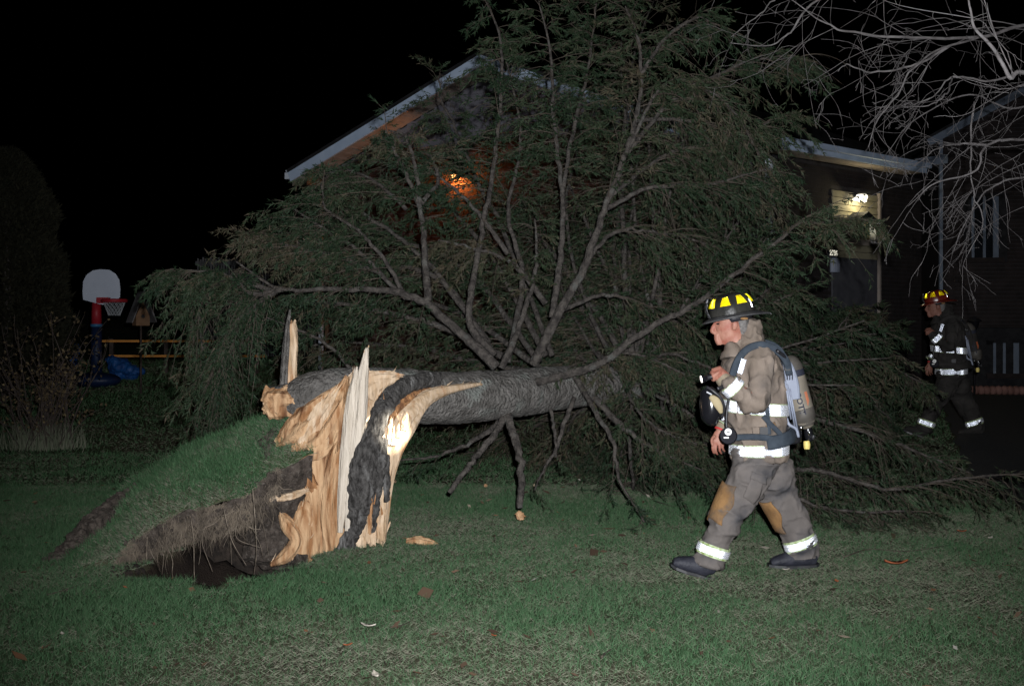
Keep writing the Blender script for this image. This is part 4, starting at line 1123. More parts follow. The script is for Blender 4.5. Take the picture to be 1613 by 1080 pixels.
build('knit_cuff', Geo().add(*cf), M['cuff'], ff_root, smooth=True)
cf = loft([ff(1136, 675.5, .268, 10.6, .045), ff(1134.6, 678.5, .266, 10.2, .043)], 18)
build('red_wristband', Geo().add(*cf), M['red_trim'], ff_root, smooth=True)
# trousers
th_n = [ff(1192, 712, -.06, 42, .15), ff(1184, 745, -.10, 36, .13), ff(1163, 778, -.14, 29, .105), ff(1149, 806, -.15, 26.5, .096), ff(1136, 836, -.16, 24, .09), ff(1125, 862, -.16, 24, .09), ff(1115, 889, -.16, 24, .088)]
th_f = [ff(1200, 712, .06, 40, .15), ff(1213, 745, .10, 36, .13), ff(1227, 780, .14, 30, .105), ff(1242, 812, .15, 27, .096), ff(1256, 842, .16, 24.5, .09), ff(1263, 862, .16, 24.5, .09), ff(1265, 880, .16, 24, .088)]
N_l, F_l = loft(th_n, 24), loft(th_f, 24)
tro_m = remesh([N_l, F_l], 0.009, 3, 'trousers')
wrinkle(tro_m, 0.012, 5.0, 8.8, (0.9, 1, 1.3)); wrinkle(tro_m, 0.005, 12, 2.8, (0.8, 1, 1.4))
put('trousers', tro_m, M['trouser'], ff_root, smooth=True)
# leather knee panels: a patch of the leg's own surface, just proud of it
def patch(parts, pa, pb, ang, off, m, nw, name, mt, parent):
    bv = bvh_of(parts); ax = unit(pb - pa)
    Y = np.array([0, -1.0, 0]); u = unit(Y - ax * (ax @ Y)); w = np.cross(ax, u)
    G = np.zeros((nw, m, 3))
    for i in range(nw):
        o = pa + (pb - pa) * i / (nw - 1)
        for j in range(m):
            th = ang[0] + (ang[1] - ang[0]) * j / (m - 1) + 0.13 * math.sin(i * 0.55 + 1.0) * (1 - j / (m - 1))
            d = u * math.cos(th) + w * math.sin(th)
            o = pa + (pb - pa) * (i / (nw - 1) + 0.03 * math.sin(j * 0.45 + i * 0.1))
            h = bv.ray_cast(Vector(o), Vector(d))
            G[i, j] = o + d * ((h[3] if h[0] is not None else 0.08) + off)
    v = G.reshape(-1, 3); v = v + np.c_[0 * v[:, 0], -(fbm(v * 22, 3) - 0.5) * 0.012, (fbm(v * 20 + 4, 3) - 0.5) * 0.012]
    me = make_mesh(name, v, [(i * m + j, i * m + j + 1, (i + 1) * m + j + 1, (i + 1) * m + j) for i in range(nw - 1) for j in range(m - 1)])
    o = put(name, me, mt, parent, smooth=True)
    sol = o.modifiers.new('thick', 'SOLIDIFY'); sol.thickness = 0.008; sol.offset = 0
    return o
pk_n = (P(1161, 768, D0 - .13), P(1137, 826, D0 - .155))
pk_f = (P(1226, 778, D0 + .135), P(1245, 830, D0 + .155))
# the angle runs from the side facing the camera to the front of the knee
axn = unit(pk_n[1] - pk_n[0]); un = unit(np.array([0, -1.0, 0]) - axn * (axn @ np.array([0, -1.0, 0]))); wn = np.cross(axn, un)
sgn = -1 if wn[0] > 0 else 1
patch([N_l], *pk_n, (sgn * 0.15, sgn * 2.6), 0.011, 18, 16, 'knee_patch', M['knee'], ff_root)
patch([F_l], *pk_f, (sgn * 0.55, sgn * 2.6), 0.011, 18, 16, 'knee_patch', M['knee'], ff_root)
# cargo pocket with its flap on the near thigh
patch([N_l], P(1186, 748, D0 - .11), P(1170, 786, D0 - .13), (-sgn * 0.55, sgn * 0.25), 0.012, 10, 10, 'cargo_pocket', M['trouser'], ff_root)
patch([N_l], P(1187, 745, D0 - .11), P(1183, 756, D0 - .115), (-sgn * 0.62, sgn * 0.30), 0.020, 10, 5, 'pocket_flap', M['trouser'], ff_root)
# reflective tape, as real cube-corner sheeting
tape([N_l], P(1121, 865, D0 - .16), P(1115, 889, D0 - .16) - P(1128, 850, D0 - .16), ff_root, .076, .046)
tape([F_l], P(1260, 854, D0 + .16), P(1268, 880, D0 + .16) - P(1252, 836, D0 + .16), ff_root, .076, .046)
tape([T_l], P(1195, 706, D0), P(1195.5, 722, D0) - P(1195, 690, D0), ff_root,   .076, .064, R=.2, off=.016)
tape([T_l], P(1190, 641, D0), P(1187, 655, D0) - P(1190, 615, D0), ff_root, .080, .070, R=.2, off=.016)
tape([SN_l], P(1154, 609.5, D0 - .315), P(1141, 600, D0 - .31) - P(1165, 623, D0 - .315), ff_root, .068, .056, R=.07, off=.013)
tape([SF_l], P(1143, 665, D0 + .27), P(1139, 672, D0 + .27) - P(1150, 656, D0 + .28), ff_root, .06, .045, R=.06, off=.013)
# boots
bn = [ff(1060, 884, -.16, 6, .04), ff(1070, 886, -.16, 11, .052), ff(1090, 889, -.16, 14, .056), ff(1106, 890, -.16, 16, .055), ff(1118, 892, -.16, 16, .05), ff(1127, 898, -.16, 8, .035)]
bsh = [ff(1112, 893, -.16, 16, .052), ff(1116, 880, -.16, 16, .055), ff(1120, 868, -.16, 16, .055)]
bt = remesh([loft(bn, 18), loft(bsh, 18)], 0.007, 3, 'boot')
bo = put('boot', bt, M['boot'], ff_root, smooth=True)
g = Geo()
soles = []
for x, zt, w in [(1056, 888, .035), (1064, 893, .05), (1080, 899, .056), (1096, 903, .052), (1110, 908, .05), (1124, 911, .045), (1130, 909, .03)]:
    soles.append((P(x, zt, D0 - .16), w))
v = []
for c_, w in soles:
    for dy, dz in ((-w, .009), (-w, -.009), (w, -.009), (w, .009)):
        v.append(c_ + [0, dy, dz])
ns_ = len(soles)
f = [(4 * i + k, 4 * i + (k + 1) % 4, 4 * i + 4 + (k + 1) % 4, 4 * i + 4 + k) for i in range(ns_ - 1) for k in range(4)] + [(3, 2, 1, 0), tuple(4 * (ns_ - 1) + k for k in range(4))]
put('sole', make_mesh('sole', v, f), M['black'], bo)
bn = [ff(1214, 886, .16, 5, .04), ff(1224, 883, .16, 8.5, .052), ff(1243, 880, .16, 12, .054), ff(1260, 878, .16, 15, .055), ff(1274, 879, .16, 14, .05), ff(1286, 881, .16, 8, .035)]
bsh = [ff(1264, 884, .16, 18, .055), ff(1266, 870, .16, 18, .058), ff(1266, 856, .16, 17, .055)]
bt = remesh([loft(bn, 18), loft(bsh, 18)], 0.007, 3, 'boot')
bo = put('boot', bt, M['boot'], ff_root, smooth=True)
v = []
soles = [(P(x, z, D0 + .16), w) for x, z, w in [(1210, 889, .035), (1218, 890, .05), (1236, 891, .056), (1254, 891, .05), (1272, 890, .05), (1284, 889, .045), (1289, 887, .03)]]
for c_, w in soles:
    for dy, dz in ((-w, .009), (-w, -.010), (w, -.010), (w, .009)):
        v.append(c_ + [0, dy, dz])
put('sole', make_mesh('sole', v, f), M['black'], bo)
# pocket flap and dark tool in it
build('pocket', Geo().add(*loft([ff(1198, 672, -.22, 14, .012), ff(1200, 690, -.222, 14, .012)], 16, sup=5)), M['coat'], ff_root)
build('radio', Geo().box(P(1203, 678, D0 - .245), (.05, .02, .045)), M['black'], ff_root)
build('leather_tab', Geo().add(*loft([ff(1213, 667, -.225, 8, .008), ff(1216, 674, -.225, 8, .008)], 12)), M['knee'], ff_root, smooth=True)

# helmet: ribbed dome, long brim, yellow tetrahedra, front shield
def helmet(parent, shell):
    fw = unit(np.array([-1, 0, -0.19])); upv = unit(np.array([-0.19, 0, 1.0])); sd = np.cross(fw, upv)
    C = P(1154, 494, D0)
    def hp(a, b, c):
        return C + (fw * a + sd * b + upv * c) * 0.93
    nu_, nv_ = 64, 14
    v = []; f = []
    def dome(th, t, off=0.0):
        r = math.cos(t) ** 0.75
        rib = 1 + 0.028 * max(0.0, math.cos(8 * th)) ** 6 * math.cos(t)
        return hp((.158 + off) * r * rib * math.cos(th), (.122 + off) * r * rib * math.sin(th), (.145 + off) * (math.sin(t) ** 0.95) * (1 + 0.5 * (rib - 1)))
    for i in range(nv_ + 1):
        t = math.pi / 2 * i / nv_ * 0.995
        for j in range(nu_):
            v.append(dome(2 * math.pi * j / nu_, t))
    f = [(i * nu_ + j, i * nu_ + (j + 1) % nu_, (i + 1) * nu_ + (j + 1) % nu_, (i + 1) * nu_ + j) for i in range(nv_) for j in range(nu_)] + [tuple(range(nv_ * nu_, (nv_ + 1) * nu_))]
    h = put('helmet', make_mesh('helmet', v, f), shell, parent, smooth=True)
    # brim
    v = []; m = 7
    for i in range(m):
        k = i / (m - 1)
        for j in range(nu_):
            th = 2 * math.pi * j / nu_
            a_, b_ = math.cos(th), math.sin(th)
            ext = 0.050 + (0.058 * max(0, -a_) ** 2 if a_ < 0 else 0.018 * a_)
            ra, rb_ = .155 + ext * k, .120 + (0.042 + 0.015 * max(0, -a_)) * k
            drop = -0.012 - 0.030 * k - (0.012 * k * max(0, -a_) ** 2) + 0.012 * k * abs(b_)
            v.append(hp(ra * a_, rb_ * b_, drop + 0.012))
    f = [(i * nu_ + j, i * nu_ + (j + 1) % nu_, (i + 1) * nu_ + (j + 1) % nu_, (i + 1) * nu_ + j) for i in range(m - 1) for j in range(nu_)]
    br = put('brim', make_mesh('brim', v, f), M['brim'] if shell is M['helmet'] else shell, h, smooth=True)
    so = br.modifiers.new('thick', 'SOLIDIFY'); so.thickness = 0.009
    # reflective trapezoids round the dome
    for k in range(8):
        th0 = math.pi / 8 + k * math.pi / 4
        G = np.zeros((9, 11, 3)); N = np.zeros((9, 11, 3))
        for i in range(9):
            tt = 0.40 + 0.48 * i / 8
            wd = 0.26 - 0.10 * i / 8
            for j in range(11):
                th = th0 - wd + 2 * wd * (j + (0.5 if i % 2 else 0)) / 10.5
                G[i, j] = dome(th, tt, 0.010); N[i, j] = unit(dome(th, tt, 0.03) - dome(th, tt, 0))
        put('reflector', retro_mesh(G, N, False), M['retro_yellow'], h)
    # front shield, ear flaps, tag
    g_ = Geo().add(*loft_local([hp(.165, 0, .0), hp(.178, 0, .05), hp(.165, 0, .11), hp(.150, 0, .135)], [.045, .05, .038, .012], [.006] * 4, sd))
    build('front_shield', g_, M['chrome_dark'], h, smooth=True)
    g_ = Geo()
    ring = []
    for j in range(nu_):
        th = 2 * math.pi * j / nu_
        if math.cos(th) < 0.55:
            ring.append(th)
    ring = np.array(sorted([(t - 0.0) for t in ring]))
    v = []
    for t in ring:
        v += [hp(.120 * math.cos(t), .098 * math.sin(t), 0.0), hp(.118 * math.cos(t), .098 * math.sin(t), -.055 if math.cos(t) < 0.3 else -.03)]
    ef = put('ear_flap', make_mesh('ear_flap', v, [(2 * i, 2 * i + 1, 2 * i + 3, 2 * i + 2) for i in range(len(ring) - 1)]), M['black'], h, smooth=True)
    so = ef.modifiers.new('thick', 'SOLIDIFY'); so.thickness = 0.01
    build('leather_tag', Geo().add(*ell(hp(-.055, .0 + sd[1] * -.104, -.045), (.026, .008, .009))), M['knee'], h, smooth=True)
    build('edge_clip', Geo().add(*ell(hp(-.262, 0, -.05), (.006, .012, .010))), M['chrome'], h, smooth=True)
    G = np.zeros((3, 8, 3)); N = np.zeros((3, 8, 3))
    for i in range(3):
        for j in range(8):
            th = math.pi - (1 if sd[1] > 0 else -1) * (-0.75) ; tt = 0.12 + 0.42 * (j + (0.5 if i % 2 else 0)) / 7
            G[i, j] = dome(th + 0.05 * (i - 1), tt, 0.012); N[i, j] = unit(dome(th, tt, 0.03) - dome(th, tt, 0))
    put('reflector', retro_mesh(G, N, False), M['retro'], h)
    return h
def loft_local(path, wa, wb, side):
    path = np.array(path); n = len(path); t = unit(np.gradient(path, axis=0)); s_ = np.tile(side, (n, 1)); nrm = np.cross(t, s_)
    ang = np.linspace(0, 2 * np.pi, 16, endpoint=False)
    v = np.concatenate([path[i] + np.outer(np.cos(ang) * wa[i], s_[i]) + np.outer(np.sin(ang) * wb[i], nrm[i]) for i in range(n)])
    f = [(i * 16 + j, i * 16 + (j + 1) % 16, (i + 1) * 16 + (j + 1) % 16, (i + 1) * 16 + j) for i in range(n - 1) for j in range(16)] + [tuple(range(15, -1, -1)), tuple(range((n - 1) * 16, n * 16))]
    return v, f
M['chrome_dark'] = mat('shield_leather', (0.02, 0.02, 0.022), (0.30, 0.30, 0.32), 0.4, 55, mix=(0.5, 0.62))
helm = helmet(ff_root, M['helmet'])

# ---- breathing apparatus on his back
pack = thing('breathing_apparatus', P(1250, 620, 8.22), 'air cylinder on a harness worn on the back of the near firefighter', 'air pack')
tk = [(1241, 561, D0 + .06, 3, .012), (1243, 566, D0 + .06, 11, .046), (1246, 576, D0 + .06, 16.5, .068), (1252, 600, D0 + .06, 18, .0745), (1262, 638, D0 + .06, 18, .0745), (1267, 656, D0 + .06, 17.4, .072), (1271, 670, D0 + .06, 11.5, .048), (1272.5, 675, D0 + .06, 4, .02)]
tank_o = build('cylinder', Geo().add(*loft(tk, 28, 50)), M['tank'], pack, smooth=True)
ax_t = unit(P(1262, 638, D0 + .06) - P(1252, 600, D0 + .06))
yv = np.array([0, -1.0, 0]); yv = unit(yv - ax_t * (ax_t @ yv)); xv = np.cross(yv, ax_t)
if xv[0] < 0:
    xv = -xv
cT = P(1257, 619, D0 + .06)
build('dark_band', Geo().add(*loft([(1263.2, 643, D0 + .06, 18.4, .076), (1267, 656, D0 + .06, 17.9, .0738), (1271, 669.5, D0 + .06, 12.1, .051)], 28)), M['tank_dark'], tank_o, smooth=True)
build('dark_band', Geo().add(*loft([(1247.6, 583, D0 + .06, 17.9, .0742), (1250, 593, D0 + .06, 18.4, .076)], 28)), M['ink'], tank_o, smooth=True)
build('dark_cap', Geo().add(*loft([(1240.8, 560.6, D0 + .06, 4, .016), (1243, 565.6, D0 + .06, 11.7, .049), (1246, 576, D0 + .06, 17.1, .0705), (1248, 583.5, D0 + .06, 17.8, .0738)], 28)), M['tank_dark'], tank_o, smooth=True)
def tank_text(txt, size, along, around, mt, name, stretch=1.0):
    cu = bpy.data.curves.new('lettering', 'FONT'); cu.body = txt; cu.size = size; cu.align_x = 'CENTER'; cu.resolution_u = 2; cu.offset = size * 0.035
    to = bpy.data.objects.new('tmp_text', cu); COL.objects.link(to)
    dg = bpy.context.evaluated_depsgraph_get()
    me = bpy.data.meshes.new_from_object(to.evaluated_get(dg)); bpy.data.objects.remove(to, do_unlink=True)
    co, _ = get_vn(me)
    s = along + co[:, 0] * stretch; th = around - co[:, 1] / 0.075
    # letters run down the cylinder, their tops turned to the right
    q = cT + np.outer(s, ax_t) + (np.outer(np.cos(th), yv) + np.outer(np.sin(th), xv)) * 0.0766
    th2 = around + co[:, 1] / 0.075
    q = cT + np.outer(s, ax_t) + (np.outer(np.cos(th2), yv) + np.outer(np.sin(th2), xv)) * 0.0766
    set_co(me, q); me.materials.clear()
    return put(name, me, mt, tank_o)
tank_text('SCOTT', 0.050, 0.045, -0.45, M['ink'], 'lettering', 1.15)
for q_ in range(3):      # small orange print, too small to read
    th_ = 0.36 + 0.10 * q_
    v_ = [cT + ax_t * s_ + (yv * math.cos(t_) + xv * math.sin(t_)) * 0.0766 for s_, t_ in ((-.005, th_), (.085 - .012 * q_, th_), (.085 - .012 * q_, th_ + .06), (-.005, th_ + .06))]
    put('small_print', make_mesh('small_print', v_, [(0, 1, 2, 3)]), M['ink_orange'], tank_o)
# back plate and frame wires
pl = [(1236, 566, D0 - .06, 3, .05), (1240, 580, D0 - .07, 9, .06), (1246, 605, D0 - .07, 11, .06), (1249, 628, D0 - .07, 10, .05)]
po = build('back_plate', Geo().add(*loft(pl, 14, sup=5)), M['plate'], pack)
build('clip', Geo().box(P(1240, 578, D0 - .14), (.035, .02, .045)), M['black'], po)
for dx in (0, 4, 8):
    build('slot', Geo().box(P(1240 + dx, 592, D0 - .135), (.006, .012, .05)), M['ink'], po)
for a, b in (((1240, 605), (1252, 672)), ((1244, 612), (1256, 676)), ((1237, 600), (1246, 660))):
    v_, f_ = tube(np.array([P(*a, D0 - .13), P(*b, D0 - .10)]), [.006, .006], 8)
    build('frame_wire', Geo().add(v_, f_), M['plate'], pack, smooth=True)
v_, f_ = tube(path_px([(1238, 655, D0 - .1), (1243, 668, D0 - .12), (1254, 675, D0 - .12), (1258, 688, D0 - .11)], 14), .010, 8)
build('frame_foot', Geo().add(v_, f_), M['plate'], pack, smooth=True)
rg = loft([(1241, 668, D0 - .02, 12, .06), (1249, 682, D0 - .02, 14, .07), (1253, 697, D0 - .02, 9, .05)], 16)
build('regulator', Geo().add(*rg), M['black'], pack, smooth=True)
# valve
vo = build('valve', Geo().add(*loft([(1272, 672, D0 + .06, 6, .025), (1274, 684, D0 + .06, 7, .028), (1276, 694, D0 + .06, 6, .024)], 14)), M['black_gloss'], pack, smooth=True)
build('valve_cap', Geo().add(*ell(P(1262, 673, D0 - .03), (.014, .014, .014))), M['chrome'], vo, smooth=True)
build('valve_cap', Geo().add(*ell(P(1275, 681, D0 + .02), (.011, .011, .014))), M['chrome'], vo, smooth=True)
build('valve_cap', Geo().add(*ell(P(1281, 688, D0 + .03), (.014, .013, .014))), M['chrome_dark'], vo, smooth=True)
build('knob', Geo().add(*loft([(1270, 694, D0 + .03, 4.5, .018), (1271, 700, D0 + .03, 5.5, .022), (1271, 707, D0 + .03, 4.5, .018)], 12)), M['knob_yellow'], vo, smooth=True)
# straps and belt
def strap_o(name, pts, hw, hd, mt='strap'):
    return build(name, Geo().add(*loft([(x, y, D0 + d_, hw, hd) for x, y, d_ in pts], 12, sup=4)), M[mt], pack, smooth=True)
so_ = strap_o('shoulder_strap', [(1243, 590, -.12), (1238, 568, -.15), (1222, 551, -.19), (1203, 543, -.205), (1184, 546, -.215), (1170, 556, -.235), (1160, 572, -.245), (1154, 590, -.245), (1152, 606, -.235)], 5.8, .018)
strap_o('shoulder_strap', [(1240, 585, .14), (1226, 552, .18), (1200, 541, .2), (1172, 553, .22), (1156, 580, .235), (1148, 615, .23)], 7, .02)
G = np.zeros((5, 9, 3)); N = np.tile(np.array([0, -1.0, 0]), (5, 9, 1))
for i in range(5):
    for j in range(9):
        k_ = (j + (0.5 if i % 2 else 0)) / 8.5
        G[i, j] = P(1172 - 7 * k_ + (i - 2) * 2.0, 565 + 24 * k_ + (i - 2) * .7, D0 - .287)
put('silver_patch', retro_mesh(G, N, False), M['retro'], so_)
strap_o('waist_belt', [(1152, 690, -.225), (1168, 688, -.245), (1195, 688, -.25), (1220, 691, -.245), (1238, 694, -.21), (1248, 690, -.1)], 5, .014)
strap_o('hip_pad', [(1208, 698, -.243), (1226, 695, -.25), (1243, 689, -.20), (1250, 682, -.08)], 11, .018)
strap_o('harness_strap', [(1202, 655, -.235), (1214, 668, -.24), (1226, 680, -.24), (1234, 690, -.23)], 4, .010)
strap_o('harness_strap', [(1208, 640, -.232), (1210, 660, -.236), (1212, 684, -.24)], 3, .008)
v_, f_ = tube(path_px([(1246, 580, D0 - .1), (1236, 562, D0 - .17), (1224, 552, D0 - .22)], 12), .012, 8)
build('hose', Geo().add(v_, f_), M['black'], pack, smooth=True)
v_, f_ = tube(path_px([(1152, 605, D0 - .26), (1146, 640, D0 - .30), (1144, 665, D0 - .30), (1146, 680, D0 - .30)], 14), .008, 8)
build('hose', Geo().add(v_, f_), M['black'], pack, smooth=True)
# pressure gauge
gc = P(1147.5, 686, D0 - .30)
def disc(c, nrm, r0, depth, n=28):
    nrm = unit(nrm); u = unit(np.cross(nrm, [0.1, 0.3, 1])); w = np.cross(nrm, u)
    pr = [(r0 * .85, -depth), (r0, -depth * .6), (r0, depth * .4), (r0 * .9, depth)]
    v = [c + nrm * h_ + (u * math.cos(a_) + w * math.sin(a_)) * rr for rr, h_ in pr for a_ in np.linspace(0, 2 * np.pi, n, endpoint=False)]
    f = [(i * n + j, i * n + (j + 1) % n, (i + 1) * n + (j + 1) % n, (i + 1) * n + j) for i in range(3) for j in range(n)] + [tuple(range(n)), tuple(range(3 * n, 4 * n))]
    return np.array(v), f
gn = np.array([-0.25, -1, 0.1])
go = build('pressure_gauge', Geo().add(*disc(gc, gn, .054, .022)), mat('gauge_boot', (0.010, 0.010, 0.014), rough=0.75, spec=0.15), pack, smooth=False)
build('dial', Geo().add(*disc(gc + unit(gn) * .024 + [0.0, 0, .024], gn, .022, .003)), M['dial'], go)
build('dial_mark', Geo().box(gc + unit(gn) * .029 + [0.0, 0, .024], (.020, .003, .007)), M['ink'], go)
build('label_plate', Geo().box(gc + unit(gn) * .026 + [-.012, 0, -.012], (.03, .004, .009)), M['dial'], go)

# ---- face mask hanging at his chest
mask = thing('face_mask', P(1120, 640, 7.95), 'black breathing mask hanging in front of the near firefighter\'s coat', 'mask')
mk = remesh([loft([(1112, 612, D0 - .31, 10, .04), (1118, 625, D0 - .32, 17, .07), (1121, 642, D0 - .32, 19.5, .08), (1120, 656, D0 - .32, 16, .07), (1124, 667, D0 - .31, 8, .04)], 22)], .006, 2, 'facepiece')
put('facepiece', mk, M['black_gloss'], mask, smooth=True)
build('rim', Geo().add(*tube(path_px([(1113, 609, D0 - .37), (1124, 616, D0 - .39), (1136, 628, D0 - .39), (1141, 645, D0 - .37), (1136, 658, D0 - .35)], 20), .010, 8)), M['black'], mask, smooth=True)
build('skirt', Geo().add(*loft([(1119, 624, D0 - .385, 4, .012), (1127, 631, D0 - .398, 7, .012), (1133, 641, D0 - .395, 6, .012), (1136, 650, D0 - .385, 3, .012)], 12)), M['tan'], mask, smooth=True)
build('buckle', Geo().box(P(1117, 619, D0 - .40), (.035, .006, .008), Matrix.Rotation(0.5, 3, 'Y')), M['chrome'], mask)
build('strap', Geo().add(*loft([(1150, 600, D0 - .30, 3, .006), (1140, 608, D0 - .36, 3, .006), (1130, 612, D0 - .38, 3, .006)], 10)), M['black'], mask, smooth=True)

# ---- hand lamp in his raised fist, its beam on the stump
lampo = thing('hand_lamp', LA, 'small black hand lamp held in the near firefighter\'s raised fist, shining on the stump', 'lamp')
LA2 = LA - lax * .02
build('barrel', Geo().add(*tube(np.array([LA + lax * .01, LB + lax * .0]), [.016, .016], 16)), M['black'], lampo, smooth=True)
build('head', Geo().add(*tube(np.array([LA2, LA2 + lax * .012, LA2 + lax * .03, LA + lax * .02]), [.026, .026, .022, .016], 18, cap=False)), M['black_gloss'], lampo, smooth=True)
build('lens', Geo().add(*disc(LA2 + lax * .006, -lax, .023, .002)), emit('lamp_lens', (1, .95, .85), 8.0), lampo)
lamp('hand_lamp_beam', 'SPOT', LA2 - lax * .012, 2600.0, (1.0, 0.93, 0.78), 0.012, target=P(614, 680, 9.1), size=math.radians(8.5), blend=1.0)

# ---- second firefighter by the house, red helmet: the same outfit, farther off and turned a little more
far = copy_tree(ff_root)
far.name = 'person.001'
far['label'] = 'firefighter in red helmet half hidden by boughs near the brick house'
fpos = np.array([(1490 - 806.5) / FPX * 16.8, 16.8, 0.0]); fpos[2] = float(gz(fpos[:1], fpos[1:2])[0]) + 0.0
far.location = fpos
far.rotation_euler = (0, 0, math.radians(-9)); far.scale = (1.07, 1.07, 1.07)
for ch in far.children:
    if ch.name.startswith('helmet'):
        for o_ in [ch] + [x for x in ch.children if x.name.startswith('brim')]:
            o_.material_slots[0].link = 'OBJECT'; o_.material_slots[0].material = M['helmet_red']
M['dim_gear'] = mat('dimmed_gear', (0.013, 0.012, 0.011), (0.03, 0.027, 0.025), 0.9, 6)  # far gear, its colour darkened in place of the weaker light there
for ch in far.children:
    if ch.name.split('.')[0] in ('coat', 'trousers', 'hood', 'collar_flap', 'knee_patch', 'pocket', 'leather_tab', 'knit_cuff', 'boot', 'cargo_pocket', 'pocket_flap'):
        ch.material_slots[0].link = 'OBJECT'; ch.material_slots[0].material = M['dim_gear']
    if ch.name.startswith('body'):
        ch.material_slots[0].link = 'OBJECT'; ch.material_slots[0].material = mat('skin_dim', (0.16, 0.07, 0.05), (0.2, 0.09, 0.065), 0.6, 14)  # darker copy of the skin, dimmed by colour like the gear
off_f = Vector(fpos) - ff_root.location
rotf = Matrix.Rotation(math.radians(-9), 4, 'Z')
for src, nm, lb in ((pack, 'breathing_apparatus.001', 'air cylinder and harness worn by the far firefighter in the red helmet'),):
    c_ = copy_tree(src); c_.name = nm; c_['label'] = lb
    c_.location = Vector(fpos) + rotf @ ((src.location - ff_root.location) * 1.07); c_.scale = (1.07, 1.07, 1.07)
    c_.rotation_euler = (0, 0, math.radians(-9))
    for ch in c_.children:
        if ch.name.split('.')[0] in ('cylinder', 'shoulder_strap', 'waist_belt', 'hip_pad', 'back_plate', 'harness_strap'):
            ch.material_slots[0].link = 'OBJECT'; ch.material_slots[0].material = M['dim_gear']
# ------------------------------------------------------------------ the brick house
def Z0(p):
    return float(gz(np.array([p[0]]), np.array([p[1]]))[0])
house = thing('brick_house', (2.0, 22.0, 0.3), 'dark brick house with white eaves standing behind the fallen tree', 'house')
def hb_(name, geo, mt, parent=None, smooth=False, kind=None):
    return build(name, geo, M[mt], parent or house, smooth, kind)

eL = np.array([-4.17, 23.7, 4.456])                      # left tip of the gable eave
th = math.radians(-33)
eA = np.array([math.cos(th), math.sin(th), 0.0])         # along the gable
nA = np.array([math.sin(th), -math.cos(th), 0.0])        # out of the gable, towards the street
HW, PITCH, OVH = 4.33, 0.393, 0.50

def brick_wall(name, p0, e, nrm, length, height_fn, bottom, brick, parent, holes=(), near=None, bl=0.20, bh=0.075, lab=None):
    """mortar slab with every brick laid on it; bricks close to a lamp are parts of their own"""
    w = build(name, wall_slab(p0, e, nrm, length, height_fn, bottom), M['mortar'] if brick is M['brick'] else M['mortar_dark'], parent)
    g_ = Geo(); rr = random.Random(hash(name) % 97 + 3)
    course = 0; z = bottom; hj = 0.005 if brick is M['brick'] else 0.0015
    proto = None; cnt = 0
    V = []; 
    while z < max(height_fn(0), height_fn(length / 2), height_fn(length)):
        x = -bl / 2 if course % 2 else 0.0
        while x < length:
            a, b = max(x + hj, 0.0), min(x + bl - hj, length)
            zc = z + bh
            if b - a > 0.03 and zc < min(height_fn(a), height_fn(b)) - 0.01 and not any(h[0] < b and h[1] > a and h[2] < zc and h[3] > z for h in holes):
                c = p0 + e * (a + b) / 2 + nrm * (-0.004 + rr.uniform(-0.002, 0.002)); c = np.array([c[0], c[1], z + bh / 2])
                R_ = np.stack([e, nrm, np.array([0, 0, 1.0])], 1)
                if near is not None and cnt < 290 and near[0] < (a + b) / 2 < near[1] and near[2] < z < near[3]:
                    build('brick', Geo().box(c, (b - a, 0.02, bh - 0.010), R_), brick, w); cnt += 1
                else:
                    V.append((c, b - a))
            x += bl
        z += bh; course += 1
    if V:
        o8 = np.array([[x_, y_, z_] for x_ in (-1, 1) for y_ in (-1, 1) for z_ in (-1, 1)], float) / 2
        C_ = np.array([c for c, _ in V]); Ls = np.array([l for _, l in V])
        s3 = np.stack([Ls, np.full(len(Ls), 0.02), np.full(len(Ls), bh - 0.010)], 1)
        pts = (o8[None] * s3[:, None]) @ np.stack([e, nrm, np.array([0, 0, 1.0])], 1).T + C_[:, None]
        q = np.array([(0, 1, 3), (0, 3, 2), (4, 6, 7), (4, 7, 5), (0, 4, 5), (0, 5, 1), (2, 3, 7), (2, 7, 6), (0, 2, 6), (0, 6, 4), (1, 5, 7), (1, 7, 3)])
        tr_ = (q[None] + 8 * np.arange(len(C_))[:, None, None]).reshape(-1, 3)
        put('bricks', tri_mesh('bricks', pts.reshape(-1, 3), tr_), brick, w, kind='stuff')
    return w

def wall_slab(p0, e, nrm, length, hf, bottom, thick=0.2):
    g_ = Geo(); n = 12
    top = [(length * i / n, hf(length * i / n)) for i in range(n + 1)]
    v = []
    for off in (0.0, -thick):
        for x, h in top:
            v.append(p0 * [1, 1, 0] + e * x + nrm * off + np.array([0, 0, h]))
        for x, h in top:
            v.append(p0 * [1, 1, 0] + e * x + nrm * off + np.array([0, 0, bottom]))
    m = n + 1
    f = []
    for i in range(n):
        f.append((i, m + i, m + i + 1, i + 1)); f.append((2 * m + i, 2 * m + i + 1, 3 * m + i + 1, 3 * m + i)); f.append((i, i + 1, 2 * m + i + 1, 2 * m + i))
    f.append((0, 2 * m, 3 * m, m)); f.append((n, m + n, 3 * m + n, 2 * m + n))
    return g_.add(v, f)

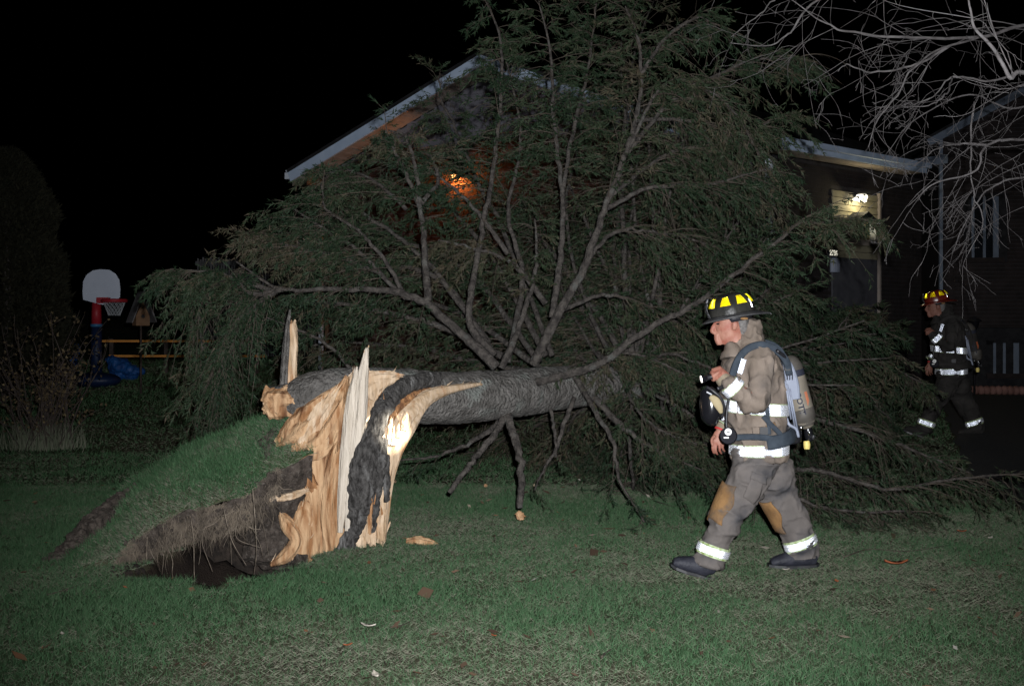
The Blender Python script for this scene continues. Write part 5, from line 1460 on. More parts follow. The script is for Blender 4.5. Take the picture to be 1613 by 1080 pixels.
# gable wall, set back under the overhang
wA0 = eL - nA * OVH + eA * 0.45
LA_ = 2 * HW - 0.9
def hA(x):
    return 4.456 - 0.30 + PITCH * (min(x, LA_ - x) + 0.45) - 0.04
SID = 4.75
def lamp_x(px):                                          # where a photo column meets the gable wall
    r_ = (px - 806.5) / FPX
    return (r_ * wA0[1] - wA0[0]) / (eA[0] - r_ * eA[1])
lx = lamp_x(722); lp = wA0 + eA * lx
lz = CAMZ - (276 - HOR) / FPX * lp[1]
brick_wall('gable_wall', wA0, eA, nA, LA_, lambda x: min(hA(x), SID), -0.3, M['brick'], house, near=(lx - 1.1, lx + 0.5, lz - 1.15, lz + 0.25))
build('gable_backing', wall_slab(wA0 - nA * 0.02, eA, nA, LA_, lambda x: hA(x) + 0.12, 4.0, 0.1), M['siding'], house)
# grey siding in the top of the gable
z = SID; n_ = 0
while z < 5.9:
    xs = (z + 0.12 - (4.456 - 0.30 - 0.04)) / PITCH - 0.45
    a, b = max(0.05, xs - 0.42), min(LA_ - 0.05, LA_ - xs + 0.42)
    if b - a > 0.3:
        c = wA0 * [1, 1, 0] + eA * (a + b) / 2 + nA * 0.012 + np.array([0, 0, z + 0.06])
        R_ = np.stack([eA, nA, np.array([0, 0, 1.0])], 1) @ np.array(Matrix.Rotation(math.radians(9), 3, 'X'))
        hb_('siding_board', Geo().box(c, (b - a, 0.016, 0.128), R_), 'siding')
    z += 0.12; n_ += 1
# rake fascia, soffit panels, roof planes
UP = np.array([0, 0, 1.0])
ridge0 = eL + eA * HW + UP * PITCH * HW
for s in (0, 1):
    a = eL if s == 0 else eL + eA * 2 * HW
    b = ridge0
    d = b - a; L = np.linalg.norm(d); dn = d / L; pn = np.cross(nA, dn); pn = pn if pn[2] > 0 else -pn
    R_ = np.stack([dn, nA, pn], 1)
    hb_('rake_board', Geo().box((a + b) / 2 - pn * 0.10, (L + 0.04, 0.03, 0.20), R_), 'fascia')
    hb_('drip_edge', Geo().box((a + b) / 2 + nA * 0.02 + pn * 0.012, (L + 0.06, 0.05, 0.03), R_), 'white')
    npan = 22
    for k_ in range(npan):
        c = a + d * (k_ + 0.5) / npan - nA * (OVH / 2 + 0.02) - pn * 0.19
        hb_('soffit_panel', Geo().box(c, (L / npan - 0.012, OVH - 0.05, 0.012), R_), 'soffit')
    c = (a + b) / 2 - nA * (OVH / 2 + 0.02) - pn * 0.176
    hb_('soffit_backing', Geo().box(c, (L, OVH - 0.04, 0.010), R_), 'white')
    # roof plane runs back from the gable
    q = [a + nA * 0.05 + pn * 0.03, b + nA * 0.05 + pn * 0.03, b - nA * 9 + pn * 0.03, a - nA * 9 + pn * 0.03]
    hb_('roof', Geo().add(q + [p_ - pn * 0.05 for p_ in q], [(0, 1, 2, 3), (7, 6, 5, 4), (0, 4, 5, 1), (1, 5, 6, 2), (2, 6, 7, 3), (3, 7, 4, 0)]), 'shingle')
# boxed eave return and gutter at the left corner, downspout
hb_('eave_return', Geo().box(eL + eA * 0.24 - nA * 0.25 - UP * 0.16, (0.36, 0.42, 0.22), np.stack([eA, nA, UP], 1)), 'soffit')
hb_('gutter', Geo().box(eL - eA * 0.05 - nA * 2.0 - UP * 0.08, (0.10, 4.0, 0.12), np.stack([eA, nA, UP], 1)), 'white')
hb_('downspout', Geo().box(wA0 * [1, 1, 0] - eA * 0.05 + nA * 0.05 + UP * 2.05, (0.07, 0.06, 3.9), np.stack([eA, nA, UP], 1)), 'white')
# left and right side walls of the gable block
brick_wall('side_wall', wA0 - nA * 9, nA, -eA, 9.0, lambda x: 4.1, -0.3, M['brick'], house)
wR = wA0 + eA * LA_
build('back_side_wall', wall_slab(wR, -nA, eA, 9.0, lambda x: 4.1, -0.3), M['brick_dark'], house)

# entrance wing: eave running back to the right
b0 = np.array([4.34, 20.0, 0]); b1 = np.array([7.45, 23.05, 0])
eB = unit(b1 - b0); nB = np.array([eB[1], -eB[0], 0.0]); LB_ = float(np.linalg.norm(b1 - b0))
RB = np.stack([eB, nB, UP], 1)
ZB = 4.46
wB0 = b0 - nB * 0.40 + eB * 0.12
def wx(px, p0, e):
    r_ = (px - 806.5) / FPX
    return (r_ * p0[1] - p0[0]) / (e[0] - r_ * e[1])
def wz(py, p):
    return CAMZ - (py - HOR) / FPX * p[1]
dx0, dx1 = wx(1309, wB0, eB), wx(1380, wB0, eB)
pd = wB0 + eB * (dx0 + dx1) / 2
dz1 = wz(300, pd)
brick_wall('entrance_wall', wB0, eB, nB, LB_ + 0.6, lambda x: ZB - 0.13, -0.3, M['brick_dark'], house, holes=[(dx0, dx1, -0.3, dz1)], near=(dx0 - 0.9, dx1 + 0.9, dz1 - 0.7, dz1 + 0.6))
hb_('fascia_board', Geo().box(b0 + eB * LB_ / 2 + UP * (ZB - 0.02), (LB_ + 0.3, 0.03, 0.17), RB), 'fascia')
hb_('gutter', Geo().box(b0 + eB * LB_ / 2 + nB * 0.06 + UP * (ZB + 0.02), (LB_ + 0.3, 0.10, 0.09), RB), 'fascia')
for k_ in range(26):
    c = b0 + eB * (LB_ * (k_ + 0.5) / 26) - nB * 0.20 + UP * (ZB - 0.11)
    hb_('soffit_panel', Geo().box(c, (LB_ / 26 - 0.012, 0.37, 0.012), RB), 'soffit')
hb_('soffit_backing', Geo().box(b0 + eB * LB_ / 2 - nB * 0.20 + UP * (ZB - 0.098), (LB_, 0.38, 0.010), RB), 'white')
q = [b0 - eB * 0.1 + UP * (ZB + 0.08), b1 + eB * 0.6 + UP * (ZB + 0.08)]
q = q + [q[1] - nB * 4 + UP * 1.5, q[0] - nB * 4 + UP * 1.5]
hb_('roof', Geo().add(q + [p_ - UP * 0.05 for p_ in q], [(0, 1, 2, 3), (7, 6, 5, 4), (0, 4, 5, 1), (1, 5, 6, 2), (2, 6, 7, 3), (3, 7, 4, 0)]), 'shingle')
build('end_wall', wall_slab(wB0, -nB, -eB, 3.0, lambda x: ZB - 0.13, -0.3), M['siding'], house)
hb_('corner_board', Geo().box(wB0 - eB * 0.06 + nB * 0.03 + UP * 2.0, (0.13, 0.09, 4.5), RB), 'white')
# porch recess: cream siding, white post, door, number with an added glow
def onB(px, py, off):
    x_ = wx(px, wB0, eB); p_ = wB0 * [1, 1, 0] + eB * x_
    return np.array([p_[0], p_[1], wz(py, p_)]) + nB * off
for k_ in range(10):
    zz = dz1 - 0.10 - k_ * 0.115
    if zz < 0.2:
        break
    c = wB0 * [1, 1, 0] + eB * (dx0 + dx1) / 2 + nB * 0.022 + UP * zz
    hb_('porch_board', Geo().box(c, (dx1 - dx0 - 0.01, 0.02, 0.108), RB @ np.array(Matrix.Rotation(math.radians(8), 3, 'X'))), 'yellow_siding')
for x in (dx1 + 0.03,):
    hb_('porch_trim', Geo().box(wB0 * [1, 1, 0] + eB * x + nB * 0.04 + UP * (dz1 / 2), (0.05, 0.06, dz1), RB), 'soffit')
hb_('porch_post', Geo().box(onB(1369, 366, 0.12), (0.17, 0.12, 0.42), RB), 'white')
# little gabled canopy under the lamp
cp = onB(1340, 338, 0.20)
for s in (-1, 1):
    hb_('canopy_board', Geo().box(cp + eB * s * 0.16 - UP * 0.05, (0.36, 0.30, 0.02), RB @ np.array(Matrix.Rotation(s * math.radians(24), 3, 'Y'))), 'shingle')
dp = wB0 * [1, 1, 0] + eB * (dx0 + dx1) / 2
M['door_grey'] = mat('door_grey', (0.055, 0.055, 0.065), (0.08, 0.08, 0.09), 0.7, 6)
door = hb_('door', Geo().box(dp + nB * 0.015 + UP * (dz1 - 1.12) / 2, (dx1 - dx0 - 0.02, 0.03, dz1 - 1.12), RB), 'door_grey')
build('handle', Geo().add(*ell(dp + nB * 0.07 + eB * 0.22 + UP * 1.3, (.03, .03, .03))), M['chrome'], door, smooth=True)
hb_('lintel_board', Geo().box(dp + nB * 0.045 + UP * wz(381, pd), (dx1 - dx0 - 0.1, 0.05, 0.10), RB), 'soffit')
nb_ = onB(1308, 399, 0.06)
plate = hb_('number_plate', Geo().box(nb_ - nB * 0.012, (0.30, 0.02, 0.16), RB), 'ink')
cu = bpy.data.curves.new('digits', 'FONT'); cu.body = '2936'; cu.size = 0.125; cu.align_x = 'CENTER'; cu.align_y = 'CENTER'; cu.offset = 0.003; cu.extrude = 0.002
to = bpy.data.objects.new('tmp_text', cu); COL.objects.link(to)
me = bpy.data.meshes.new_from_object(to.evaluated_get(bpy.context.evaluated_depsgraph_get())); bpy.data.objects.remove(to, do_unlink=True)
co, _ = get_vn(me)
ev = unit(np.array([eB[0], eB[1] * 0.2, 0])); 
set_co(me, nb_ + nB * 0.004 + np.outer(co[:, 0], eB) * 1.0 + np.outer(co[:, 1], UP) + np.outer(co[:, 2], nB)); me.materials.clear()
put('digits', me, emit('glow_digits', (1.0, 0.95, 0.78), 0.75), plate)  # glow added so the digits stand out; no known lamp behind them
mbx = onB(1307, 418, 0.10)
hb_('mailbox', Geo().add(*loft_local([mbx + UP * .12, mbx + UP * .09, mbx - UP * .12], [.10, .12, .12], [.05, .07, .07], eB)), 'plate')

# right wing with windows, nearer the drive
c0 = np.array([8.15, 24.0, 0]); eC = unit(np.array([1.0, -0.12, 0])); nC = np.array([eC[1], -eC[0], 0.0]); RC = np.stack([eC, nC, UP], 1)
LC = 5.0
wins = []
def wrect(x0, y0, x1, y1):
    a_, b_ = wx(x0, c0, eC), wx(x1, c0, eC); p_ = c0 + eC * (a_ + b_) / 2
    return a_, b_, wz(y1, p_), wz(y0, p_)
W1 = wrect(1532, 310, 1568, 408); W2 = wrect(1566, 540, 1600, 590)
FND = wz(516, c0)
def hC(x):
    return 5.2 + 0.55 * x
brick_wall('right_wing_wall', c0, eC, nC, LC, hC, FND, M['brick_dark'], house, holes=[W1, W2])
fo = build('foundation', wall_slab(c0 + nC * 0.03, eC, nC, LC, lambda x: FND - 0.006, -0.3), M['shingle'], house)
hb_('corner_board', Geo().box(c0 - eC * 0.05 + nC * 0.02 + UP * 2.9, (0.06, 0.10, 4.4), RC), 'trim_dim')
for nm, (a_, b_, z0_, z1_), bars in (('window', W1, (0.0, 0.5, 1.0)), ('basement_window', W2, (0.0, 0.45, 1.0))):
    cc = c0 + eC * (a_ + b_) / 2
    wo = hb_(nm, Geo().box(cc + nC * 0.006 + UP * (z0_ + z1_) / 2, (b_ - a_, 0.02, z1_ - z0_), RC), 'glass')
    for t_ in bars:
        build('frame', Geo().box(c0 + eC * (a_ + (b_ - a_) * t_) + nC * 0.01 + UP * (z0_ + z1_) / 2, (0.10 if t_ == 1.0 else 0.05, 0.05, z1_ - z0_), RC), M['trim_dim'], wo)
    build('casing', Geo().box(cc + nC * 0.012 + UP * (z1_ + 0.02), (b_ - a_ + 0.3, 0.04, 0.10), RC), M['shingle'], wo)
    for s_ in (a_ - 0.09, b_ + 0.13):
        build('casing', Geo().box(c0 + eC * s_ + nC * 0.012 + UP * (z0_ + z1_) / 2, (0.15, 0.04, z1_ - z0_ + 0.1), RC), M['shingle'], wo)
    build('sill', Geo().box(cc + nC * 0.03 + UP * (z0_ - 0.02), (b_ - a_ + 0.3, 0.09, 0.09), RC), M['brick_dark'], wo)
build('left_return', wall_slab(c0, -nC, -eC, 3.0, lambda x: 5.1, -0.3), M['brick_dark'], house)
ra, rb_ = c0 - eC * 0.35 + UP * 5.0, c0 + eC * LC + UP * (5.0 + 0.55 * (LC + 0.35))
dn = unit(rb_ - ra); pn = np.cross(nC, dn); pn = pn if pn[2] > 0 else -pn
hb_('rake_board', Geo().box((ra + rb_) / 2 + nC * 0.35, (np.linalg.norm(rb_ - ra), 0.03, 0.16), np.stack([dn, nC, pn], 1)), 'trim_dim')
q = [ra + nC * 0.38 + pn * 0.1, rb_ + nC * 0.38 + pn * 0.1, rb_ - nC * 6 + pn * 0.1, ra - nC * 6 + pn * 0.1]
hb_('roof', Geo().add(q + [p_ - pn * 0.05 for p_ in q], [(0, 1, 2, 3), (7, 6, 5, 4), (0, 4, 5, 1), (1, 5, 6, 2), (2, 6, 7, 3), (3, 7, 4, 0)]), 'shingle')
hb_('eave_board', Geo().box(P(1466, 254, 23.4), (0.62, 0.05, 0.16), np.stack([unit(np.array([.6, -.35, .05])), unit(np.array([-.35, -.6, 0])), UP], 1)), 'trim_dim')

# lamps on the walls
wl = thing('wall_lamp', lp + nA * 0.08 + UP * (lz - lp[2]), 'glowing orange wall lamp on the brick gable behind the boughs', 'lamp')
lc = np.array([lp[0], lp[1], lz]) + nA * 0.14
build('bracket', Geo().box(lc - nA * 0.10 + UP * 0.02, (0.08, 0.05, 0.14), np.stack([eA, nA, UP], 1)), M['black'], wl)
build('arm', Geo().add(*tube(np.array([lc - nA * 0.10 + UP * 0.06, lc + UP * 0.09, lc + UP * 0.06]), [.010, .010, .010], 8)), M['black'], wl, smooth=True)
build('shade', Geo().add(*loft_local([lc + UP * 0.07, lc + UP * 0.05, lc + UP * 0.0], [.02, .06, .085], [.02, .06, .085], eA)), M['black'], wl, smooth=True)
build('bulb', Geo().add(*ell(lc - UP * 0.03, (.035, .035, .045))), emit('amber_bulb', (1.0, 0.5, 0.16), 5.0), wl, smooth=True)
lamp('wall_lamp_light', 'POINT', lc - UP * 0.10, 34.0, (1.0, 0.34, 0.07), 0.03)
pl_ = thing('porch_lamp', onB(1345, 312, 0.14), 'white glowing porch lamp above the entrance of the brick house', 'lamp')
pc_ = onB(1343, 313, 0.14)
build('bracket', Geo().box(pc_ - nB * 0.06 + UP * 0.06, (0.12, 0.06, 0.06), RB), M['black'], pl_)
build('globe', Geo().add(*loft_local([pc_ - eB * 0.20 - UP * 0.035, pc_ - eB * 0.05, pc_ + eB * 0.16 + UP * 0.02, pc_ + eB * 0.19 - UP * 0.05], [.02, .06, .06, .02], [.02, .06, .065, .03], nB)), emit('white_globe', (1.0, 0.93, 0.78), 4.0), pl_, smooth=True)
build('cap', Geo().box(pc_ + UP * 0.085, (0.44, 0.16, 0.02), RB @ np.array(Matrix.Rotation(-0.12, 3, 'Y'))), M['black'], pl_)
lamp('porch_lamp_light', 'POINT', pc_ + nB * 0.13 - UP * 0.07, 11.0, (1.0, 0.86, 0.52), 0.05)

# ------------------------------------------------------------------ side yard, far left
def tz(x, y):
    return float(gz(np.array([x]), np.array([y]))[0])
# toy basketball hoop
M['toy_red'] = mat('toy_red', (0.25, 0.012, 0.02), (0.30, 0.018, 0.028), 0.5, 4)
M['toy_blue'] = mat('toy_blue', (0.003, 0.010, 0.035), (0.005, 0.015, 0.05), 0.5, 4)
M['toy_blue2'] = mat('toy_light_blue', (0.03, 0.12, 0.24), rough=0.5)
M['board_white'] = mat('board_white', (0.44, 0.48, 0.57), (0.50, 0.54, 0.63), 0.5, 3)
M['net'] = mat('net_cord', (0.30, 0.32, 0.34), rough=0.8)
dh = 21.5
hb0 = P(152, 600, dh); hb0[2] = tz(hb0[0], dh)
hoop = thing('basketball_hoop', hb0, 'toy basketball hoop with rounded white backboard and red rim', 'basketball hoop')
prof = [(131, 478 - 6), (130, 460), (131, 443), (136, 433), (146, 426), (158, 424), (172, 425), (182, 431), (188, 441), (189.5, 455), (189, 468), (186, 471), (165, 480), (157, 479)]
v = [P(x, y, dh + dd_) for dd_ in (0, .05) for x, y in prof]
n_ = len(prof)
build('backboard', Geo().add(v, [tuple(range(n_)), tuple(range(2 * n_ - 1, n_ - 1, -1))] + [(i, n_ + i, n_ + (i + 1) % n_, (i + 1) % n_) for i in range(n_)]), M['board_white'], hoop)
build('pole', Geo().add(*tube(np.array([P(152, 474, dh + .10), P(152, 512, dh + .10)]), [.075, .085], 16)), M['toy_red'], hoop, smooth=True)
build('collar', Geo().add(*tube(np.array([P(152, 510, dh + .10), P(152, 514.5, dh + .10)]), [.10, .10], 16)), M['toy_blue2'], hoop, smooth=True)
low = P(152, 514, dh + .10); bot = low.copy(); bot[2] = tz(bot[0], bot[1]) + 0.12
build('lower_pole', Geo().add(*tube(np.array([low, bot]), [.088, .10], 16)), M['toy_blue'], hoop, smooth=True)
base_ = remesh([ell(bot - [0, 0, .02], (.42, .32, .14), 20, 12)], .03, 2, 'base')
put('base', base_, M['toy_blue'], hoop, smooth=True)
build('rim_bracket', Geo().box(P(163, 473, dh - .06), (.20, .14, .10)), M['toy_red'], hoop)
rc = P(180, 473.5, dh - .30)
ang = np.linspace(0, 2 * np.pi, 33)
ringp = np.stack([rc[0] + .19 * np.cos(ang), rc[1] + .19 * np.sin(ang), np.full(33, rc[2])], 1)
build('rim', Geo().add(*tube(ringp, .032, 10, cap=False)), M['toy_red'], hoop, smooth=True)
g_ = Geo()
for k_ in range(14):
    for s in (1, -1):
        pts = []
        for q_ in range(6):
            a_ = 2 * np.pi * k_ / 14 + s * q_ * 0.22
            r_q = .18 - .011 * q_ * 1.6
            pts.append(rc + [r_q * math.cos(a_), r_q * math.sin(a_), -.02 - .045 * q_])
        g_.add(*tube(np.array(pts), .004, 4))
build('net', g_, M['net'], hoop)

# columnar cedar at the left edge
M['cedar'] = tint_mat('cedar', [(0, (0.008, 0.009, 0.005)), (1, (0.022, 0.021, 0.012))], 0.8, 0.15)
def leaf_cloud(center_fn, n, size, seed, mt, name, parent):
    r = np.random.default_rng(seed)
    pos, nrm = center_fn(r, n)
    d = unit(nrm + r.normal(0, 0.6, (n, 3))); w = unit(np.cross(d, r.normal(0, 1, (n, 3)))) * (size * 0.22)
    L = size * r.uniform(0.5, 1.3, n)[:, None]
    vv = np.stack([pos - w, pos + w, pos + d * L], 1).reshape(-1, 3)
    t_ = np.repeat(np.clip(r.normal(0.5, 0.25, n), 0, 1), 3)
    return put(name, tri_mesh(name, vv, np.arange(3 * n).reshape(-1, 3), t_), mt, parent, kind='stuff')
cb = np.array([-7.95, 20.0, tz(-7.95, 20.0)])
cedar = thing('columnar_cedar', cb, 'tall dark rounded cedar at the left edge of the yard', 'tree')
build('trunk', Geo().add(*tube(np.array([cb, cb + [0, 0, 1.8], cb + [0.02, 0, 3.6]]), [.10, .07, .02], 10)), M['branch'], cedar, smooth=True)
def cedar_fn(r, n):
    h = r.uniform(0.02, 1, n) ** 0.9; a_ = r.uniform(0, 2 * np.pi, n)
    rad = 0.95 * np.sqrt(np.clip(1 - h ** 2.2, 0, 1)) * (0.62 + 0.76 * fbm(np.c_[a_ * 3, h * 11], 4)) * r.uniform(0.8, 1.0, n)
    p_ = np.c_[cb[0] + rad * np.cos(a_), cb[1] + rad * np.sin(a_), cb[2] + 0.15 + h * 3.75]
    return p_, unit(np.c_[np.cos(a_), np.sin(a_), np.full(n, 0.9)])
leaf_cloud(cedar_fn, 42000, 0.10, 51, M['cedar'], 'crown', cedar)

# leafless shrub with dry leaves
M['dry_leaf'] = tint_mat('dry_leaf', [(0, (0.03, 0.022, 0.014)), (0.6, (0.07, 0.05, 0.026)), (1, (0.15, 0.115, 0.06))], 0.8, 0.2)
M['stem'] = mat('stem_bark', (0.026, 0.018, 0.016), (0.06, 0.047, 0.04), 0.85, 10)
sb = P(72, 712, 15.4); sb[2] = tz(sb[0], sb[1])
shrub = thing('garden_shrub', sb, 'leggy brown shrub with dry leaves in front of the toy hoop', 'shrub')
rs = np.random.default_rng(61)
lv, lt = [], []
for k_ in range(46):
    a_ = rs.uniform(0, 2 * np.pi); sp = rs.uniform(0.05, 0.75)
    p_ = sb + np.array([0.24 * rs.normal(0, .6), 0.2 * rs.normal(0, .6), 0])
    L = rs.uniform(0.8, 1.75) * (1.1 - 0.3 * sp)
    pts = [p_]
    d = unit(np.array([math.cos(a_) * sp, math.sin(a_) * sp, 1.0]))
    for q_ in range(6):
        d = unit(d + rs.normal(0, .12, 3) + np.array([0, 0, -.03]))
        pts.append(pts[-1] + d * L / 6)
    pp = catmull(np.array(pts), 12)
    g_ = Geo().add(*tube(pp, np.linspace(rs.uniform(.006, .013), .003, 12), 5))
    for q_ in range(5):
        i_ = rs.integers(4, 11); dd_ = unit(rs.normal(0, .6, 3) + [0, 0, .6])
        e_ = pp[i_] + dd_ * rs.uniform(.12, .35)
        g_.add(*tube(np.array([pp[i_], (pp[i_] + e_) / 2 + rs.normal(0, .015, 3), e_]), [.004, .003, .0015], 4))
        for w_ in range(7):
            lv.append(pp[i_] * (1 - w_ / 6) + e_ * (w_ / 6) + rs.normal(0, .02, 3))
    build('stem', g_, M['stem'], shrub, smooth=True)
    for i_ in range(4, 12):
        lv.append(pp[i_] + rs.normal(0, .02, 3))
lv = np.array(lv); lv = lv[rs.uniform(0, 1, len(lv)) < 0.6]
n_ = len(lv); d = unit(rs.normal(0, 1, (n_, 3))); w_ = unit(np.cross(d, rs.normal(0, 1, (n_, 3)))) * .016
L = rs.uniform(.03, .06, (n_, 1))
vv = np.stack([lv, lv + d * L * .5 - w_, lv + d * L, lv, lv + d * L, lv + d * L * .5 + w_], 1).reshape(-1, 3)
put('leaves', tri_mesh('leaves', vv, np.arange(len(vv)).reshape(-1, 3), np.repeat(np.clip(rs.normal(.55, .25, n_), 0, 1), 6)), M['dry_leaf'], shrub, kind='stuff')
n_ = 900      # dead grass tuft round its foot
bs = sb + np.c_[rs.normal(0, .22, n_), rs.normal(0, .18, n_), np.zeros(n_)]
vv, tv = blades(bs, np.tile([0, 0, 1.0], (n_, 1)), rs.uniform(.12, .42, n_), rs.uniform(.006, .012, n_), rs.uniform(0, .5, n_), rs.uniform(.6, .9, n_), 62)
put('dry_tuft', tri_mesh('dry_tuft', vv, np.arange(len(vv)).reshape(-1, 3), tv), M['grass'], shrub, kind='stuff')

# birdhouse on a thin pole
bh0 = P(222, 600, 20.5); bh0[2] = tz(bh0[0], 20.5)
bird = thing('birdhouse', bh0, 'wooden birdhouse with steep grey roof on a thin pole', 'birdhouse')
M['bird_wood'] = mat('bird_wood', (0.12, 0.065, 0.034), (0.17, 0.10, 0.055), 0.8, 8)
M['bird_roof'] = mat('bird_roof', (0.09, 0.085, 0.09), (0.13, 0.125, 0.13), 0.85, 8)
bc = P(222, 500, 20.5)
RT = np.array(Matrix.Rotation(math.radians(35), 3, 'Z'))
def bl_(p_):
    return (np.array(p_) @ RT.T) + bc
v = [bl_(q) for q in [(-.11, -.1, -.13), (.11, -.1, -.13), (.11, -.1, .03), (0, -.1, .26), (-.11, -.1, .03), (-.11, .1, -.13), (.11, .1, -.13), (.11, .1, .03), (0, .1, .26), (-.11, .1, .03)]]
build('box', Geo().add(v, [(0, 1, 2, 3, 4), (9, 8, 7, 6, 5), (0, 5, 6, 1), (1, 6, 7, 2), (2, 7, 8, 3), (3, 8, 9, 4), (4, 9, 5, 0)]), M['bird_wood'], bird)
for s in (-1, 1):
    v = [bl_(q) for q in [(s * .005, -.15, .42), (s * .20, -.15, -.08), (s * .20, .15, -.08), (s * .005, .15, .42)]]
    nr = unit(np.cross(v[1] - v[0], v[3] - v[0])) * .018
    build('roof_board', Geo().add(v + [q + nr for q in v], [(0, 1, 2, 3), (7, 6, 5, 4), (0, 4, 5, 1), (1, 5, 6, 2), (2, 6, 7, 3), (3, 7, 4, 0)]), M['bird_roof'], bird)
build('entrance', Geo().add(*disc(bl_((0, -.104, .02)), RT @ np.array([0, -1, 0]), .03, .004)), M['black'], bird)
pb_ = bc.copy(); pb_[2] = bh0[2]
build('pole', Geo().add(*tube(np.array([bc - [0, 0, .13], pb_]), [.016, .018], 8)), M['stem'], bird, smooth=True)

# yellow rail fence
M['yellow_rail'] = mat('yellow_rail', (0.42, 0.17, 0.03), (0.52, 0.23, 0.045), 0.7, 6)
rf0 = P(160, 590, 23.5); rf0[2] = tz(rf0[0], 23.5)
rail = thing('rail_fence', rf0, 'low fence of two thin yellow rails behind the birdhouse', 'fence')
for y_, x0_, x1_ in ((537.5, 158, 420), (561, 172, 420)):
    a_, b_ = P(x0_, y_, 23.5), P(x1_, y_ - 1.0, 23.5)
    build('rail', Geo().box((a_ + b_) / 2, (b_[0] - a_[0], .04, .042)), M['yellow_rail'], rail)
for x_ in (176, 262, 330, 405):
    t_ = P(x_, 533, 23.56); b_ = t_.copy(); b_[2] = tz(b_[0], b_[1]) - .05
    build('post', Geo().box((t_ + b_) / 2, (.07, .07, t_[2] - b_[2])), M['stem'], rail)

# blue tarps
M['tarp'] = mat('blue_tarp', (0.004, 0.035, 0.14), (0.010, 0.075, 0.25), 0.55, 7, spec=0.3, bump=0.4, bscale=14)
for px, py, sx, sz, lab in ((189, 577, .17, .15, 'crumpled blue tarp bundle at the foot of the toy hoop'), (207, 584, .17, .09, 'low flat blue tarp bundle below the birdhouse'), (116, 553, .08, .12, 'small blue plastic bag caught behind the dry shrub')):
    c = P(px, py, 22.6); gzv = tz(c[0], c[1])
    o_c = np.array([c[0], c[1], gzv])
    m_ = remesh([ell(c, (sx, .2, sz), 24, 16)] + [ell(c + rs.normal(0, .08, 3) * [1.4, .5, .6], (sx * .5, .15, sz * .5), 16, 10) for _ in range(3)] + ([ell([c[0], c[1], (c[2] + gzv) / 2], (sx * .6, .14, max(.05, (c[2] - gzv) / 2 + .03)), 18, 12)]), .02, 1, 'tarp')
    co, no = get_vn(m_); set_co(m_, co + no * (np.abs(fbm(co * 7, 3) - .5) * .16)[:, None])
    o_ = put('tarp', m_, M['tarp'], None)
    tag(o_, lab, 'tarp', 'blue tarps in the side yard')

# dark picket fence behind the left boughs
fn0 = P(300, 600, 27.0); fn0[2] = tz(fn0[0], 27.0)
pk = thing('picket_fence', fn0, 'tall dark picket fence behind the left boughs of the fallen tree', 'fence')
M['picket'] = mat('picket_wood', (0.075, 0.075, 0.08), (0.12, 0.12, 0.125), 0.85, 6)
pm_ = None
for k_ in range(46):
    x_ = 312 + k_ * 4.1
    if x_ > 500:
        break
    t_ = P(x_, 407 + 2 * math.sin(k_ * 2.1), 27.0); b_ = t_.copy(); b_[2] = tz(b_[0], 27.0)
    h_ = t_[2] - b_[2]
    build('picket', Geo().box((t_ + b_) / 2, (.034, .02, h_)), M['picket'], pk)
for z_ in (1.1, 2.5):
    a_, b_ = P(308, 500, 27.04), P(502, 500, 27.04)
    build('rail', Geo().box([(a_[0] + b_[0]) / 2, 27.04, z_ + .4], (b_[0] - a_[0], .04, .09)), M['picket'], pk)
# lone wooden post lit from the house
wp = P(515, 480, 21.8); wpt = P(515, 345, 21.8); wg = tz(wp[0], wp[1])
po_ = thing('wooden_post', (wp[0], wp[1], wg), 'thin reddish wooden post left of the brick gable, seen through boughs', 'post')
build('shaft', Geo().box([(wp[0]), wp[1], (wpt[2] + wg) / 2], (.06, .06, wpt[2] - wg)), M['bird_wood'], po_)
build('cap', Geo().box(wpt + [0, 0, .02], (.09, .09, .04)), M['soffit'], po_)

# stakes with small reflectors, made up to give the glints between the boughs
for px, py, col_, lab in ((827, 437, 'retro_yellow', 'tall made-up stake with yellow reflector, added for a glint between the boughs'), (805, 501, 'retro', 'made-up stake with white reflector, added for a glint just above the trunk'), (848, 498, 'retro', 'made-up stake with white glint reflector, right one of the two above the trunk')):
    c = P(px, py, 17.2); b_ = c.copy(); b_[2] = tz(b_[0], b_[1])
    t_ = thing('glint_stake', b_, lab, 'glint reflector', 'made-up glint reflectors')
    build('stake', Geo().add(*tube(np.array([b_, c]), [.008, .008], 6)), M['picket'], t_, smooth=True)
    G = np.zeros((5, 6, 3)); N = np.tile(np.array([0, -1.0, 0]), (5, 6, 1))
    for i in range(5):
        for j in range(6):
            G[i, j] = c + [(j + (.5 if i % 2 else 0) - 2.7) * .012, -.02, (i - 2) * .0104]
    put('reflector', retro_mesh(G, N, False), M[col_], t_)

# flower bed edging and a garden lantern by the right wing
be = thing('bed_edging', P(1550, 640, 22.9) * [1, 1, 0], 'curved row of reddish edging stones before the right wing of the house', 'edging')
M['edging'] = mat('edging_stone', (0.15, 0.075, 0.06), (0.24, 0.13, 0.11), 0.9, 6)
for k_ in range(16):
    x_ = 1490 + k_ * 9.2; c = P(x_, 636, 22.6 - 0.02 * k_); zz = tz(c[0], c[1])
    m_ = Geo().add(*loft_local([np.array([c[0] - .048, c[1], zz + .06]), np.array([c[0], c[1], zz + .07]), np.array([c[0] + .048, c[1], zz + .06])], [.08, .085, .08], [.075, .085, .075], np.array([0, 1.0, 0])))
    build('edging_stone', m_, M['edging'], be, smooth=True)
gl = P(1535, 600, 22.2); glz = tz(gl[0], gl[1])
ln = thing('garden_lantern', (gl[0], gl[1], glz), 'unlit black garden lantern on a post before the right wing', 'lantern')
tp = P(1535, 520, 22.2)
